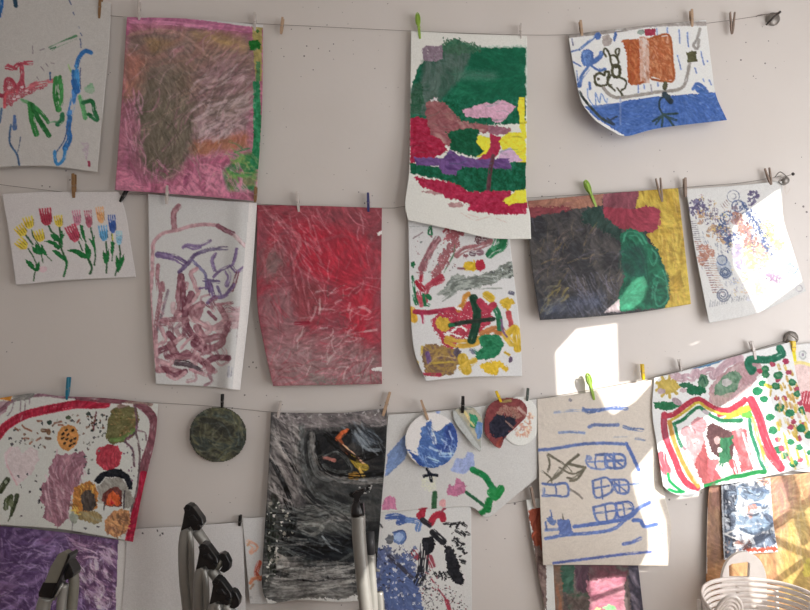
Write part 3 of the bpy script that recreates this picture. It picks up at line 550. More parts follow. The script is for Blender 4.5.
def f7(p):
    p.f(245, 180, 2.773)
    p.mot(None, [(150,52,66),(136,60,74),(164,48,66),(146,72,84)], .09, -60, 3)
    p.mot([(140,110),(330,150),(360,330),(340,480),(280,460),(260,300),(150,250)], [(178,34,60),(196,36,62),(160,40,62)], .1, -50, 3, op=.9, soft=6)
    p.mot([(35,320),(130,290),(160,450),(240,500),(290,560),(80,575),(50,420)], [(146,100,102),(134,84,90),(158,116,116)], .1, 80, 4, op=.85, soft=5)
    p.mot([(38,190),(90,180),(120,250),(100,280),(35,280)], [(124,98,92),(108,98,88),(142,90,92)], .12, 60, 3, op=.65, soft=9)
    p.mot([(130,420),(300,430),(385,480),(385,570),(120,570)], [(140,98,98),(150,84,92),(120,88,86),(166,128,128)], .14, -40, 3, op=.8, soft=5)
    p.mot([(130,270),(210,290),(220,350),(160,400),(130,330)], [(120,44,52),(140,60,66)], .12, -30, 3, op=.7, soft=3)
    p.poly([(175,540),(240,545),(290,560),(230,568),(190,565)], (60,98,78), rag=2, op=.7, tex=.4); p.poly([(310,530),(370,540),(370,560),(330,560)], (90,112,90), rag=2, op=.6, tex=.5)
    p.mot([(30,60),(390,70),(390,200),(330,150),(200,100),(40,110)], [(140,52,66),(124,50,62),(150,60,72)], .1, 0, 3, op=.75, soft=5); p.mot([(50,440),(390,500),(390,570),(70,575)], [(146,110,108),(128,90,92),(160,130,128)], .14, -20, 3, op=.6, soft=6)
    W = [(40,75),(380,80),(380,565),(85,565),(35,330)]
    p.streaks(W, 230, 22, 1.2, [(190,120,130),(170,80,92),(120,40,52),(180,60,80)], lambda x, y: -60+60*math.sin((x+y)*.03), 30, .5)
    p.streaks([(150,280),(330,280),(370,540),(140,540)], 110, 12, 1.6, [(190,160,156),(176,120,122),(100,60,60)], -35, 60, .55)
    p.streaks([(45,80),(250,90),(150,290),(110,250)], 60, 30, 1.4, [(180,110,118),(196,120,130),(150,40,60)], lambda x, y: 50+(y-200)*.3, 15, .5)
    p.st([(60,90),(150,160),(135,230),(200,280)], 9, (176,100,108), op=.5, dry=.25); p.st([(200,170),(290,160),(330,260),(320,330)], 8, (160,60,76), op=.5, dry=.2)
    p.poly([(366,148),(380,140),(380,150),(370,156)], (200,180,176), rag=.3); p.poly([(350,522),(385,518),(382,530),(352,528)], (196,180,178), rag=.3)
    p.st([(140,398),(175,396)], 9, (150,30,56), dry=.1)
sheet('hanging_painting', [(257,205),(320,206),(382,208)], [(382,208),(381,300),(382,384)], [(273,386),(330,385),(382,384)], [(257,205),(257,300),(265,350),(273,386)],
      [[2.3,2.3,2.3],[3.2,2.7,2.6],[4.6,3.2,3.0]], (182,170,166), (150,56,70), f7, mat=M_TEMP, seed=17,
      label='crimson red painting fading to grey-pink at its bottom left')

def f8(p):
    p.wf = 1.25; p.ef = 1.05
    K, R_, Y_, G_ = (140,82,94), (186,38,70), (204,156,38), (30,104,64)
    p.f(400, 215, 6.0); s = lambda q, w_, c, d=.2, **k: p.st(q, w_, c, dry=d, **k)
    p.poly([(205,310),(250,220),(320,140),(360,130),(355,190),(300,240),(270,310),(225,370),(190,400)], (158,88,98), rag=1.4, tex=.15)
    p.poly([(260,165),(300,90),(360,70),(430,90),(350,130),(300,150),(260,170)], (168,84,96), rag=1.5, tex=.15)
    s([(130,320),(160,260),(190,200),(225,145)], 34, K); s([(150,330),(170,240),(240,150)], 16, (176,120,130), .4); s([(340,240),(390,205),(470,190),(540,160)], 30, (160,96,104), .2)
    s([(80,140),(135,105)], 5, (130,100,110)); s([(180,70),(170,110),(190,120),(185,70)], 10, G_, .4); s([(270,100),(285,85)], 22, (176,60,80)); s([(60,70),(270,65)], 3, (130,130,130), op=.5)
    p.poly([(440,140),(490,100),(540,110),(530,150),(470,170),(445,160)], (120,78,86), rag=1.5, tex=.3); s([(430,230),(440,232)], 26, (110,80,96)); s([(475,225),(485,225)], 30, (140,100,116)); p.ell(395,248,16,9,K,rag=.6)
    s([(600,120),(620,150),(610,190),(560,215),(540,235)], 42, G_, .12); s([(590,125),(560,200)], 24, (70,140,100), .3)
    p.ell(425,308,42,32,(214,164,30),rag=1); p.ell(480,302,30,32,(196,40,72),rag=.8); s([(350,320),(385,322)], 10, K)
    p.mot([(250,450),(290,390),(340,350),(400,370),(480,360),(560,330),(620,290),(680,275),(685,375),(600,385),(540,420),(440,440),(340,460),(280,480),(230,475)], [(130,126,120),(96,96,92),(160,156,152),(110,110,104)], .4, -12, 4, rag=1.2)
    s([(230,475),(300,450)], 14, (140,136,132), .4); s([(260,510),(330,460)], 20, (130,128,124), .4); s([(430,440),(610,440)], 8, (150,146,142), .4); p.dabs([(540,340),(690,300),(690,375),(560,400)], 40, .5, 1.2, [(70,70,70),(170,165,165)])
    s([(125,350),(128,390)], 20, R_); s([(150,510),(160,440),(210,400),(245,370)], 30, (186,66,90), .15); s([(105,405),(135,445)], 28, R_, .2); s([(110,470),(125,520)], 26, (176,50,80), .3); s([(210,400),(245,385)], 40, (180,50,80), .25)
    p.poly([(65,285),(80,278),(95,295),(80,320),(65,305)], G_, rag=.4); s([(75,370),(85,440),(100,520)], 12, G_, .2); p.poly([(165,475),(185,490),(188,505),(155,508)], G_, rag=.4); s([(145,500),(150,540)], 16, G_, .2)
    s([(260,345),(320,240),(330,180)], 7, (80,110,80), .45); s([(100,345),(140,350)], 5, (150,100,110)); s([(660,465),(675,470)], 20, (96,90,110)); p.dabs([(280,280),(340,270),(340,330),(290,340)], 8, .5, 1.3, [K,(120,100,110)])
    p.dabs([(60,130),(200,90),(340,200),(300,340),(130,340)], 40, .4, 1.0, [K,(150,110,120),(110,110,110)])
    p.f(400, 295, 6.0)
    s([(70,90),(85,145)], 36, (214,150,40), .05); s([(90,100),(150,105),(210,100),(320,85)], 24, (176,44,84), .1); s([(130,110),(140,165)], 12, (196,50,110), .3); s([(85,10),(100,50)], 22, G_, .2); s([(140,0),(150,50),(170,60)], 16, G_, .3); s([(110,0),(125,60)], 24, (200,80,100), .35); s([(165,5),(180,20)],22,G_)
    p.poly([(190,130),(250,105),(310,90),(360,70),(420,30),(500,30),(545,80),(560,170),(480,220),(420,240),(380,270),(330,300),(320,340),(270,320),(230,240),(200,210)], (190,52,84), rag=1.4, tex=.12)
    p.ell(262,175,42,42,(200,150,46),rag=1.2); s([(350,90),(380,50),(390,10),(410,-5)], 24, (206,130,50), .2); s([(290,270),(340,290),(420,290),(470,270)], 44, (200,146,50), .15); s([(500,235),(560,210),(610,220)], 40, (190,110,60), .2)
    for x, y, a in ((300,230,.3),(345,245,.2),(325,210,-.5),(380,200,.6),(285,235,.1),(350,80,.4),(330,190,.2)): p.ell(x,y,26,6,(214,196,196),a,rag=.6)
    s([(440,20),(462,100),(455,180),(430,270)], 42, (22,56,40), .03); s([(300,182),(380,165),(460,155),(560,145)], 22, (34,44,36), .05); s([(560,60),(590,120),(600,200)], 30, (36,104,70), .15); s([(300,182),(320,180)], 16, G_)
    s([(480,40),(520,90),(560,60)], 34, (190,50,86), .2); s([(520,0),(545,20)], 40, Y_, .1); p.poly([(595,40),(640,15),(680,25),(685,50),(650,100),(630,85)], Y_, rag=1)
    s([(650,110),(665,180)], 28, (196,70,80), .3); s([(650,230),(690,200),(700,260),(705,320)], 40, Y_, .2); s([(630,240),(670,290)], 34, (206,160,60), .3); s([(605,150),(620,220),(640,250)], 12, (120,80,130), .4)
    p.mot([(470,250),(520,235),(590,235),(625,290),(600,360),(540,385),(460,390),(455,350),(490,320)], [(20,104,66),(40,124,84),(14,88,54)], .3, 30, 2, rag=.8)
    p.mot([(130,310),(180,290),(250,300),(330,330),(360,330),(350,420),(330,470),(240,490),(150,485),(140,400)], [(140,104,70),(110,78,66),(166,124,60),(96,66,84)], .25, 20, 2, rag=1.2)
    s([(165,350),(175,400)], 22, (104,72,136), .15); p.ell(345,350,22,30,(80,66,84),rag=1); s([(150,470),(240,480)], 20, (176,50,80), .2); s([(180,410),(330,400)], 10, (190,150,60), .4); s([(160,430),(230,370),(330,380)], 8, (180,140,90), .4); s([(440,335),(470,350)], 22, (40,110,80), .2); s([(425,330),(440,345)],20,(120,110,130))
    s([(375,380),(400,450)], 50, (196,150,40), .15); s([(370,440),(445,395)], 34, (204,156,50), .2); s([(105,400),(105,430)], 12, (214,170,60), .2); s([(132,310),(130,360)],10,(200,160,60),.2)
    p.poly([(475,420),(520,400),(600,395),(650,440),(640,460),(600,440),(575,480),(510,470)], (214,164,34), rag=1); s([(630,345),(655,360)], 12, Y_); p.ell(662,388,14,18,(90,66,100),rag=.6)
sheet('hanging_drawing', [(408,216),(455,218),(508,224)], [(508,224),(513,270),(520,330),(522,376)], [(426,381),(470,377),(522,376)], [(408,216),(410,300),(414,350),(426,381)],
      [[2.0,2.0,2.0],[2.6,2.2,2.0],[3.8,2.6,1.4],[4.4,2.8,1.0]], (198,184,184), (197,184,187), f8, seed=18,
      label='white paper of red, yellow and green splashes with a dark green cross', cat_='painting')

def f9(p):
    p.f(525, 180, 4.207)
    p.mot(None, [(58,52,54),(44,42,46),(74,66,64),(50,48,54)], .09, 60, 3)
    p.mot([(470,90),(480,20),(760,20),(760,640),(540,640),(580,560),(600,480),(560,300),(510,230),(560,200),(570,130),(520,110),(460,120)], [(186,144,40),(176,134,40),(202,166,60),(168,124,40)], .12, 75, 3, rag=.8)
    p.mot([(-20,60),(330,30),(330,110),(250,115),(20,155)], [(150,90,76),(166,108,86),(130,76,76)], .12, 0, 3, rag=1)
    p.mot([(15,115),(180,110),(200,125),(60,150),(15,165)], [(140,50,66),(120,50,60)], .12, 0, 3, rag=1.5, op=.9)
    p.mot([(330,30),(490,20),(470,95),(455,120),(330,130)], [(138,66,82),(120,56,72),(150,84,96)], .1, -40, 3, rag=.8)
    p.mot([(330,115),(450,120),(520,110),(568,125),(572,180),(540,220),(450,215),(400,205),(330,150)], [(150,46,68),(164,52,78),(140,44,64)], .1, -30, 3, rag=.8)
    p.mot([(235,130),(320,110),(330,160),(400,200),(410,260),(300,200),(240,180)], [(30,60,50),(24,50,44),(44,66,58)], .12, 30, 3, rag=1.5, op=.9)
    p.mot([(400,225),(440,200),(500,225),(520,270),(560,290),(580,350),(605,400),(610,500),(590,540),(540,540),(330,560),(390,500),(420,400),(400,300)], [(16,88,62),(24,108,76),(12,70,52),(34,128,92)], .14, 70, 2, rag=.8)
    p.mot([(410,270),(500,280),(520,400),(440,420),(400,360)], [(24,58,54),(20,76,60),(30,50,50)], .12, 60, 3, op=.85, soft=3)
    for q in ([(410,270),(430,220),(480,225),(510,265)],[(440,235),(470,235),(495,270)],[(535,290),(555,320),(540,360),(525,330)],[(545,400),(590,430),(600,500),(560,530),(545,480),(560,430)],[(540,430),(535,500)],[(580,380),(600,440)]): p.st(q, 7, (70,150,116), op=.6, dry=.2)
    p.poly([(395,500),(420,460),(440,440),(460,410),(500,405),(518,430),(505,500),(470,545),(395,555)], (30,112,78), rag=.5, op=.7)  # lighter green in the outline of the sun patch, sunlight put into the pigment
    p.poly([(330,560),(360,530),(395,500),(400,555)], (150,130,132), rag=.8)  # tail of the same sun patch, painted pale over the black
    D = [(25,165),(240,190),(400,300),(400,480),(330,560),(80,580),(40,350)]
    p.streaks(D, 120, 14, 1.1, [(96,84,84),(110,92,70),(30,28,32),(84,76,92)], -50, 60, .5)
    p.streaks([(190,400),(380,420),(350,540),(180,560)], 60, 18, 1.2, [(120,108,118),(100,92,108)], 60, 12, .6)
    p.streaks([(80,440),(180,440),(180,540),(80,560)], 22, 12, 1.5, [(146,122,60),(120,110,90)], -50, 30, .7)
    p.streaks([(60,240),(300,200),(300,380),(60,420)], 30, 14, 1, [(140,110,66),(130,100,90)], -50, 30, .5)
    p.streaks([(560,200),(650,50),(665,500),(610,520)], 60, 18, 1.3, [(210,176,80),(150,114,36),(200,140,60)], 78, 12, .5)
    p.mot([(60,520),(330,470),(330,560),(70,582)], [(76,84,112),(62,66,84)], .1, -5, 4, op=.5, soft=5)
sheet('hanging_painting', [(528,201),(570,197),(625,192),(678,188)], [(678,188),(685,250),(691,304)], [(540,320),(590,317),(640,312),(691,304)], [(528,201),(530,250),(535,290),(540,320)],
      [[2.3,2.3,2.3],[3.4,2.8,2.5],[4.4,3.2,2.6]], (206,194,190), (60,54,56), f9, mat=M_TEMP, seed=19,
      label='black painting with a green hump, a crimson cloud and a mustard right side')

def f10(p):
    pu, bl, og, yl, pk = (112,100,140), (96,112,160), (206,160,120), (226,200,130), (196,150,156)
    def ring(x, y, r, c, w_=4, sp=False):
        n = 14 if not sp else 22
        p.st([(x+(r*(1-(k/n)*(.75 if sp else 0)))*math.cos(k*2*math.pi/(n if not sp else 9)), y+(r*(1-(k/n)*(.75 if sp else 0)))*math.sin(k*2*math.pi/(n if not sp else 9))) for k in range(n+1)], w_, c, dry=.15)
    def stamp(x, y, r, c, n=9):
        for k in range(int(n*1.7)):
            a = p.r.uniform(0, 6.3); d = r*1.15*math.sqrt(p.r.uniform(0, 1)); p.ell(x+d*math.cos(a), y+d*math.sin(a), r*.36, r*.2, c, p.r.uniform(0, 3), op=.75, rag=.5)
    p.f(675, 175, 6)
    for x, y in ((115,180),(150,165),(175,215),(130,225),(155,190),(95,205)): stamp(x, y, 26, pu)
    for x, y in ((225,240),(240,270),(215,165),(240,220)): stamp(x, y, 18, (140,130,150), 6)
    stamp(470,125,30,pu,16); stamp(460,165,22,pu); ring(350,128,36,(130,136,160)); ring(350,128,16,(140,140,160),3)
    for k in range(4): p.st([(272+k*12,175-k*8),(290+k*12,200-k*8)], 3.5, (170,140,140))
    ring(310,258,38,bl,6); ring(310,258,20,bl,5); ring(375,185,34,bl,5); ring(395,195,36,bl,4); stamp(355,215,24,(150,130,150)); stamp(400,180,24,bl)
    for k in range(22):
        y = 280+k*12; p.st([(88+k*3,y),(125+k*3,y-2)], 3.6, (140,130,140) if k < 10 else (180,130,120), dry=.2)
    for k in range(60):
        x = p.r.uniform(150, 300); y = p.r.uniform(330, 560); p.st([(x,y),(x+5,y+14)], 2.6, (140,146,170), op=.7)
    for a, b, c in ((230,320,og),(215,345,og),(160,270,og),(250,330,(214,170,110)),(270,380,og),(150,235,og),(300,400,og)): stamp(a, b, 24, c)
    for a, b in ((290,310),(330,370),(320,400),(280,330)): stamp(a, b, 28, bl, 14)
    for k in range(26):
        t = k/25; x = 370+t*150+p.r.uniform(-30,30); y = 250+t*230+p.r.uniform(-15,15); stamp(x, y, 24, [(196,130,110),pk,(186,140,130),(140,110,130)][k%4], 8)
    for k in range(16): t = k/15; stamp(450+t*120+p.r.uniform(-15,15), 215+t*250, 20, bl, 7)
    for k in range(12): t = k/11; stamp(540+t*90+p.r.uniform(-25,25), 290+t*150, 22, yl, 8)
    for k in range(150):
        t = p.r.uniform(0, 1); x = 170+t*330+p.r.uniform(-60,60); y = 190+t*330+p.r.uniform(-90,90)
        if x > 130: stamp(x, y, 13, [pu, bl, og, pk, (170,150,150), yl][k % 6], 3)
    p.f(680, 245, 6.23)
    for k in range(110): stamp(p.r.uniform(330, 640), p.r.uniform(10, 300), 16, [(190,176,206),(226,200,150),(220,180,160),(180,190,214)][k % 4], 2)
    for k in range(20):
        y = 10+k*15; p.st([(110+k*5,y),(145+k*5,y-2)], 4, (176,126,116) if k%3 else (150,110,130), dry=.2); p.st([(160+k*4.2,y),(195+k*4.2,y)], 3.4, (206,160,140), dry=.2)
    for a, b in ((150,30),(180,50),(140,90)): stamp(a, b, 30, (206,140,120), 12)
    p.ell(275,140,46,76,(150,160,184),-.3,op=.5,rag=.8); ring(262,95,30,bl,6); ring(282,170,36,(96,110,146),7,True); ring(268,310,44,(120,124,146),7,True); ring(695,145,38,(130,156,206),6,True); ring(742,270,20,(190,180,190),4)
    for k in range(20): p.st([(185+k*15,385-k*3),(190+k*15,345-k*2+12*(k%2))], 5, (150,148,158), op=.7, dry=.2)
    for k in range(50): x = p.r.uniform(230,360); y = p.r.uniform(200,330); p.st([(x,y),(x+4,y+12)], 2.6, (150,150,176), op=.6)
    for a, b in ((365,50),(375,95),(350,30),(385,120)): stamp(a, b, 34, (176,160,206), 10)
    for a, b in ((430,60),(450,100),(420,80),(440,120),(480,140),(400,200)): stamp(a, b, 28, (232,216,130), 10)
    for a, b in ((500,20),(490,50),(530,110),(540,80)): stamp(a, b, 26, (226,176,150), 10)
    for a, b in ((490,240),(500,280),(470,270),(520,290),(480,300)): stamp(a, b, 28, (236,204,150), 10)
    for a, b in ((575,180),(580,215),(560,200),(600,210)): stamp(a, b, 24, (170,140,180), 10)
    stamp(655,235,26,(190,200,220),12); stamp(590,270,30,(226,206,206),8); stamp(620,20,26,(240,220,140),8); stamp(450,320,30,(220,214,224),8)
    d = (208-p.C@np.array([.3,.59,.11]))[..., None]; p.C[:] = p.C-np.clip(d, 0, 60)*.22
sheet('hanging_drawing', [(686,189),(730,186),(782,181)], [(782,181),(783,217),(792,247),(803,281),(806,291)], [(709,323),(757,313),(806,291)], [(686,189),(695,250),(709,323)],
      [[2.2,2.2,2.2],[2.8,2.8,2.6],[3.6,3.4,2.6]], (234,224,222), (222,214,212), f10, seed=20,
      label='white paper stamped with small purple, orange and yellow prints and blue spirals', cat_='drawing')
# ================================================================== THIRD ROW
def f11(p):
    p.ef = 1.12; p.wf = 1.2
    p.f(0, 385, 7.18); s = lambda q, w_, c, d=.12, **k: p.st(q, w_, c, dry=d, **k)
    RD, MV, OLV = (166,30,60), (112,76,88), (70,60,44)
    p.mot([(-20,120),(70,110),(70,150),(0,230),(-20,250)], [(150,120,124),(120,84,96)], .2, -30, 3, rag=.8)
    s([(0,190),(60,130),(180,85),(330,72),(440,85),(620,85),(750,85)], 20, MV, .2); s([(0,180),(40,160)], 18, (116,70,86)); p.mot([(85,80),(120,40),(235,25),(248,70),(210,105),(100,115)], [(112,102,98),(96,88,84),(126,114,108)], .3, -10, 3, rag=.5)
    s([(10,80),(60,90)], 40, (190,110,30)); p.poly([(5,95),(20,60),(55,55),(60,85),(100,75),(70,100),(75,120),(50,100)], (180,110,36), rag=.5)
    for q in ([(100,115),(85,180),(55,220)],[(150,110),(145,180),(155,210)],[(185,110),(175,200)],[(215,95),(210,140)]): s(q, 7, (110,92,96), .1)
    s([(-20,370),(50,290),(170,220),(300,185),(400,165),(540,140),(660,140),(760,135)], 52, RD, .03, var=10); s([(160,220),(150,250)], 10, (160,80,96))
    p.ell(356,268,18,15,(40,52,46)); p.ell(490,235,18,14,(56,62,44)); s([(305,325),(350,330),(350,345)], 22, (96,66,46)); p.ell(635,208,16,13,(40,44,40)); s([(330,382),(360,385)], 16, (84,56,40))
    for q in ([(270,258),(300,258)],[(160,290),(180,310),(225,330)],[(170,385),(205,385)],[(260,400),(290,380)],[(110,310),(130,325)],[(390,275),(440,262)],[(420,285),(450,290)],[(555,270),(570,250)],[(215,420),(230,405)],[(320,325),(350,320)]): s(q, 11, (120,70,50), .2)
    p.dabs([(60,330),(420,220),(640,210),(700,400),(620,500),(300,500),(100,420)], 44, .8, 1.5, [(50,50,50),(110,84,70),(130,120,110)])
    p.ell(487,378,68,84,(170,106,52),.15,rag=.5)
    for x, y in ((478,325),(520,325),(452,350),(488,358),(480,390),(540,385),(465,420),(505,435),(532,420),(450,380),(510,400)): p.ell(x,y,13,8,(40,24,22),-.6)
    p.f(0, 380, 3.588)
    p.poly([(60,380),(20,310),(15,260),(35,240),(65,240),(80,265),(110,240),(135,255),(140,285),(110,340)], (166,140,140), rag=.8, op=.75, smooth=False)
    s([(40,240),(22,290),(60,375)], 5, (170,130,134), .3)
    p.mot([(180,310),(200,270),(260,265),(300,255),(315,290),(300,320),(280,380),(255,420),(245,500),(205,530),(190,515),(150,490),(165,460),(145,430),(150,380),(175,350)], [(132,84,98),(120,74,88),(148,100,112)], .2, 80, 3, rag=1)
    p.streaks([(200,270),(300,262),(305,320),(250,500),(190,510),(150,400)], 70, 12, 1.4, [(156,112,124),(112,74,88),(170,136,142)], 75, 14, .6)
    p.mot([(400,110),(440,85),(490,100),(500,150),(480,200),(440,225),(395,230),(380,205),(388,140)], [(96,84,52),(80,74,42),(116,88,52)], .3, 40, 2, rag=.7)
    p.st([(400,215),(440,210),(480,180)], 12, (90,110,56), dry=.3); p.dabs([(400,120),(490,120),(470,200),(400,200)], 24, .5, 1.2, [(140,96,60),(70,66,36),(120,100,70)])
    p.poly([(345,270),(350,245),(385,230),(420,235),(438,260),(432,300),(400,328),(370,320),(345,295)], (168,46,64), rag=.6)
    s([(345,115),(335,180)], 5, (90,40,50)); p.dabs([(315,130),(385,120),(385,185),(320,185)], 34, .8, 1.3, [(90,56,40),(40,44,44)])
    s([(280,60),(400,70),(480,80),(530,110),(552,150),(545,220),(520,300),(515,360)], 22, (104,56,66), .05, w2=28); s([(515,340),(505,400),(490,460),(470,545),(460,590)], 24, (166,26,62), .02)
    s([(484,80),(490,180),(450,215),(475,250),(482,310)], 6, (86,56,66)); s([(488,190),(500,250),(500,310),(490,400),(470,470)], 6, (86,66,66)); s([(490,180),(520,190),(525,215)], 5, (100,76,80)); s([(430,95),(500,75),(540,85)], 16, (120,92,84), .2); s([(440,85),(475,90)], 6, (200,190,180))
    p.dabs([(440,230),(520,120),(510,300),(470,460),(440,310)], 24, .8, 1.1, [(70,60,70),(110,70,100)]); p.dabs([(320,200),(380,190),(340,330),(300,380),(300,250)], 18, .8, 1.2, [(60,56,60),(90,86,80)])
    p.dabs([(60,330),(150,330),(150,500),(60,500)], 12, .9, 1.3, [(60,54,56),(40,36,40)]); p.dabs([(30,200),(150,220),(140,240),(40,240)], 10, .9, 1.3, [(60,54,56)])
    p.f(70, 460, 6.78)
    p.mot([(185,180),(240,125),(340,115),(400,190),(440,280),(400,330),(370,330),(355,240),(300,190),(230,220),(220,300),(190,290)], [(130,120,112),(112,100,92),(146,134,124)], .25, 20, 2, rag=.6)
    p.poly([(160,140),(210,85),(280,60),(340,60),(400,100),(428,160),(420,205),(395,195),(370,130),(310,112),(240,120),(190,165)], (16,16,22), rag=.4)
    p.poly([(215,270),(230,220),(270,185),(330,185),(355,220),(350,320),(240,310)], (90,40,36), rag=.6); p.poly([(240,300),(255,240),(290,205),(330,240),(335,310)], (196,76,36), rag=.8); p.poly([(265,305),(280,260),(305,300)], (206,40,44), rag=.4)
    p.mot([(15,340),(20,250),(30,190),(80,160),(130,145),(175,170),(190,230),(185,330),(130,350),(60,380),(10,360)], [(176,110,40),(150,84,36),(190,124,56)], .35, 40, 2, rag=.7)
    p.mot([(70,240),(110,205),(150,200),(175,260),(180,310),(150,345),(90,345)], [(46,36,34),(70,56,50),(34,30,34)], .3, 80, 2, rag=.6)
    p.mot([(10,370),(60,380),(60,350),(170,345),(220,380),(215,420),(170,435),(60,400),(20,420)], [(116,92,58),(130,106,70),(110,104,92)], .3, 10, 2, rag=.6)
    p.ell(25,390,28,34,(124,120,108),rag=.6); p.mot([(235,480),(240,410),(290,350),(340,335),(400,345),(410,430),(370,500),(300,525)], [(150,94,56),(170,112,70),(130,76,52)], .4, 45, 2, rag=.6)
    p.streaks([(240,480),(290,350),(400,345),(410,430),(370,500),(300,525)], 46, 6, 1.3, [(96,60,44),(190,130,84),(120,72,50)], 60, 60, .8); p.streaks([(15,340),(30,190),(130,145),(185,180),(60,240),(60,370)], 26, 5, 1.4, [(206,150,60),(110,66,34)], 60, 60, .8)
    s([(20,425),(10,490)], 6, (110,100,98), .1); s([(370,210),(365,330)], 8, (50,40,44)); s([(235,290),(230,340)],6,(60,50,50)); p.ell(105,462,9,7,(80,76,76)); p.ell(190,453,9,6,(50,46,50))
    p.f(0, 460, 6.78)
    s([(50,135),(30,165),(0,210)], 34, (50,52,34), .08); p.ell(40,150,8,12,(110,110,90))
    s([(115,240),(105,290),(75,375)], 26, (44,46,30), .05, w2=16); s([(75,250),(45,280),(40,325)], 30, (64,66,42), .08); s([(75,250),(80,320),(70,380),(55,415)], 22, (54,56,36), .1, w2=5); p.ell(75,290,16,24,(84,84,60))
sheet('hanging_painting', [(-40,394),(0,390),(34,387),(60,391),(110,396),(158,404)], [(158,404),(155,440),(143,490),(133,542)], [(-40,520),(0,525),(60,530),(128,543)], [(-40,404),(-40,520)],
      [[2.4,2.4,2.4],[3.6,3.0,2.6],[5.5,5.0,4.6]], (158,146,142), (158,148,141), f11, relief=.34, seed=21,
      label='dotted white painting with a red arch, a heart and round brown shapes')

def f12(p):
    p.C[:] = (70,64,58); p.f(0,0,1)
    p.mot(None, [(52,48,40),(38,35,32),(74,68,50),(46,48,44),(36,34,30)], .14, 20, 2.5)
    p.streaks([(190,406),(246,406),(246,462),(190,462)], 70, 16, 1.4, [(84,80,66),(96,86,56),(34,33,31),(66,70,64)], lambda x, y: math.degrees(math.atan2(y-434, x-218))+90, 25, .55)
sheet('hanging_disc', [(189,405),(247,405)], [(247,405),(247,464)], [(189,464),(247,464)], [(189,405),(189,464)], [[2.2,2.2],[2.6,2.2]], (165,153,150), (70,64,58), f12, seed=22,
      label='round disc of black and olive swirled paint hanging alone', cut=disc_cut(218,434.5,28.6,27.6), wrk=.03, relief=.35, mat=M_TEMP)

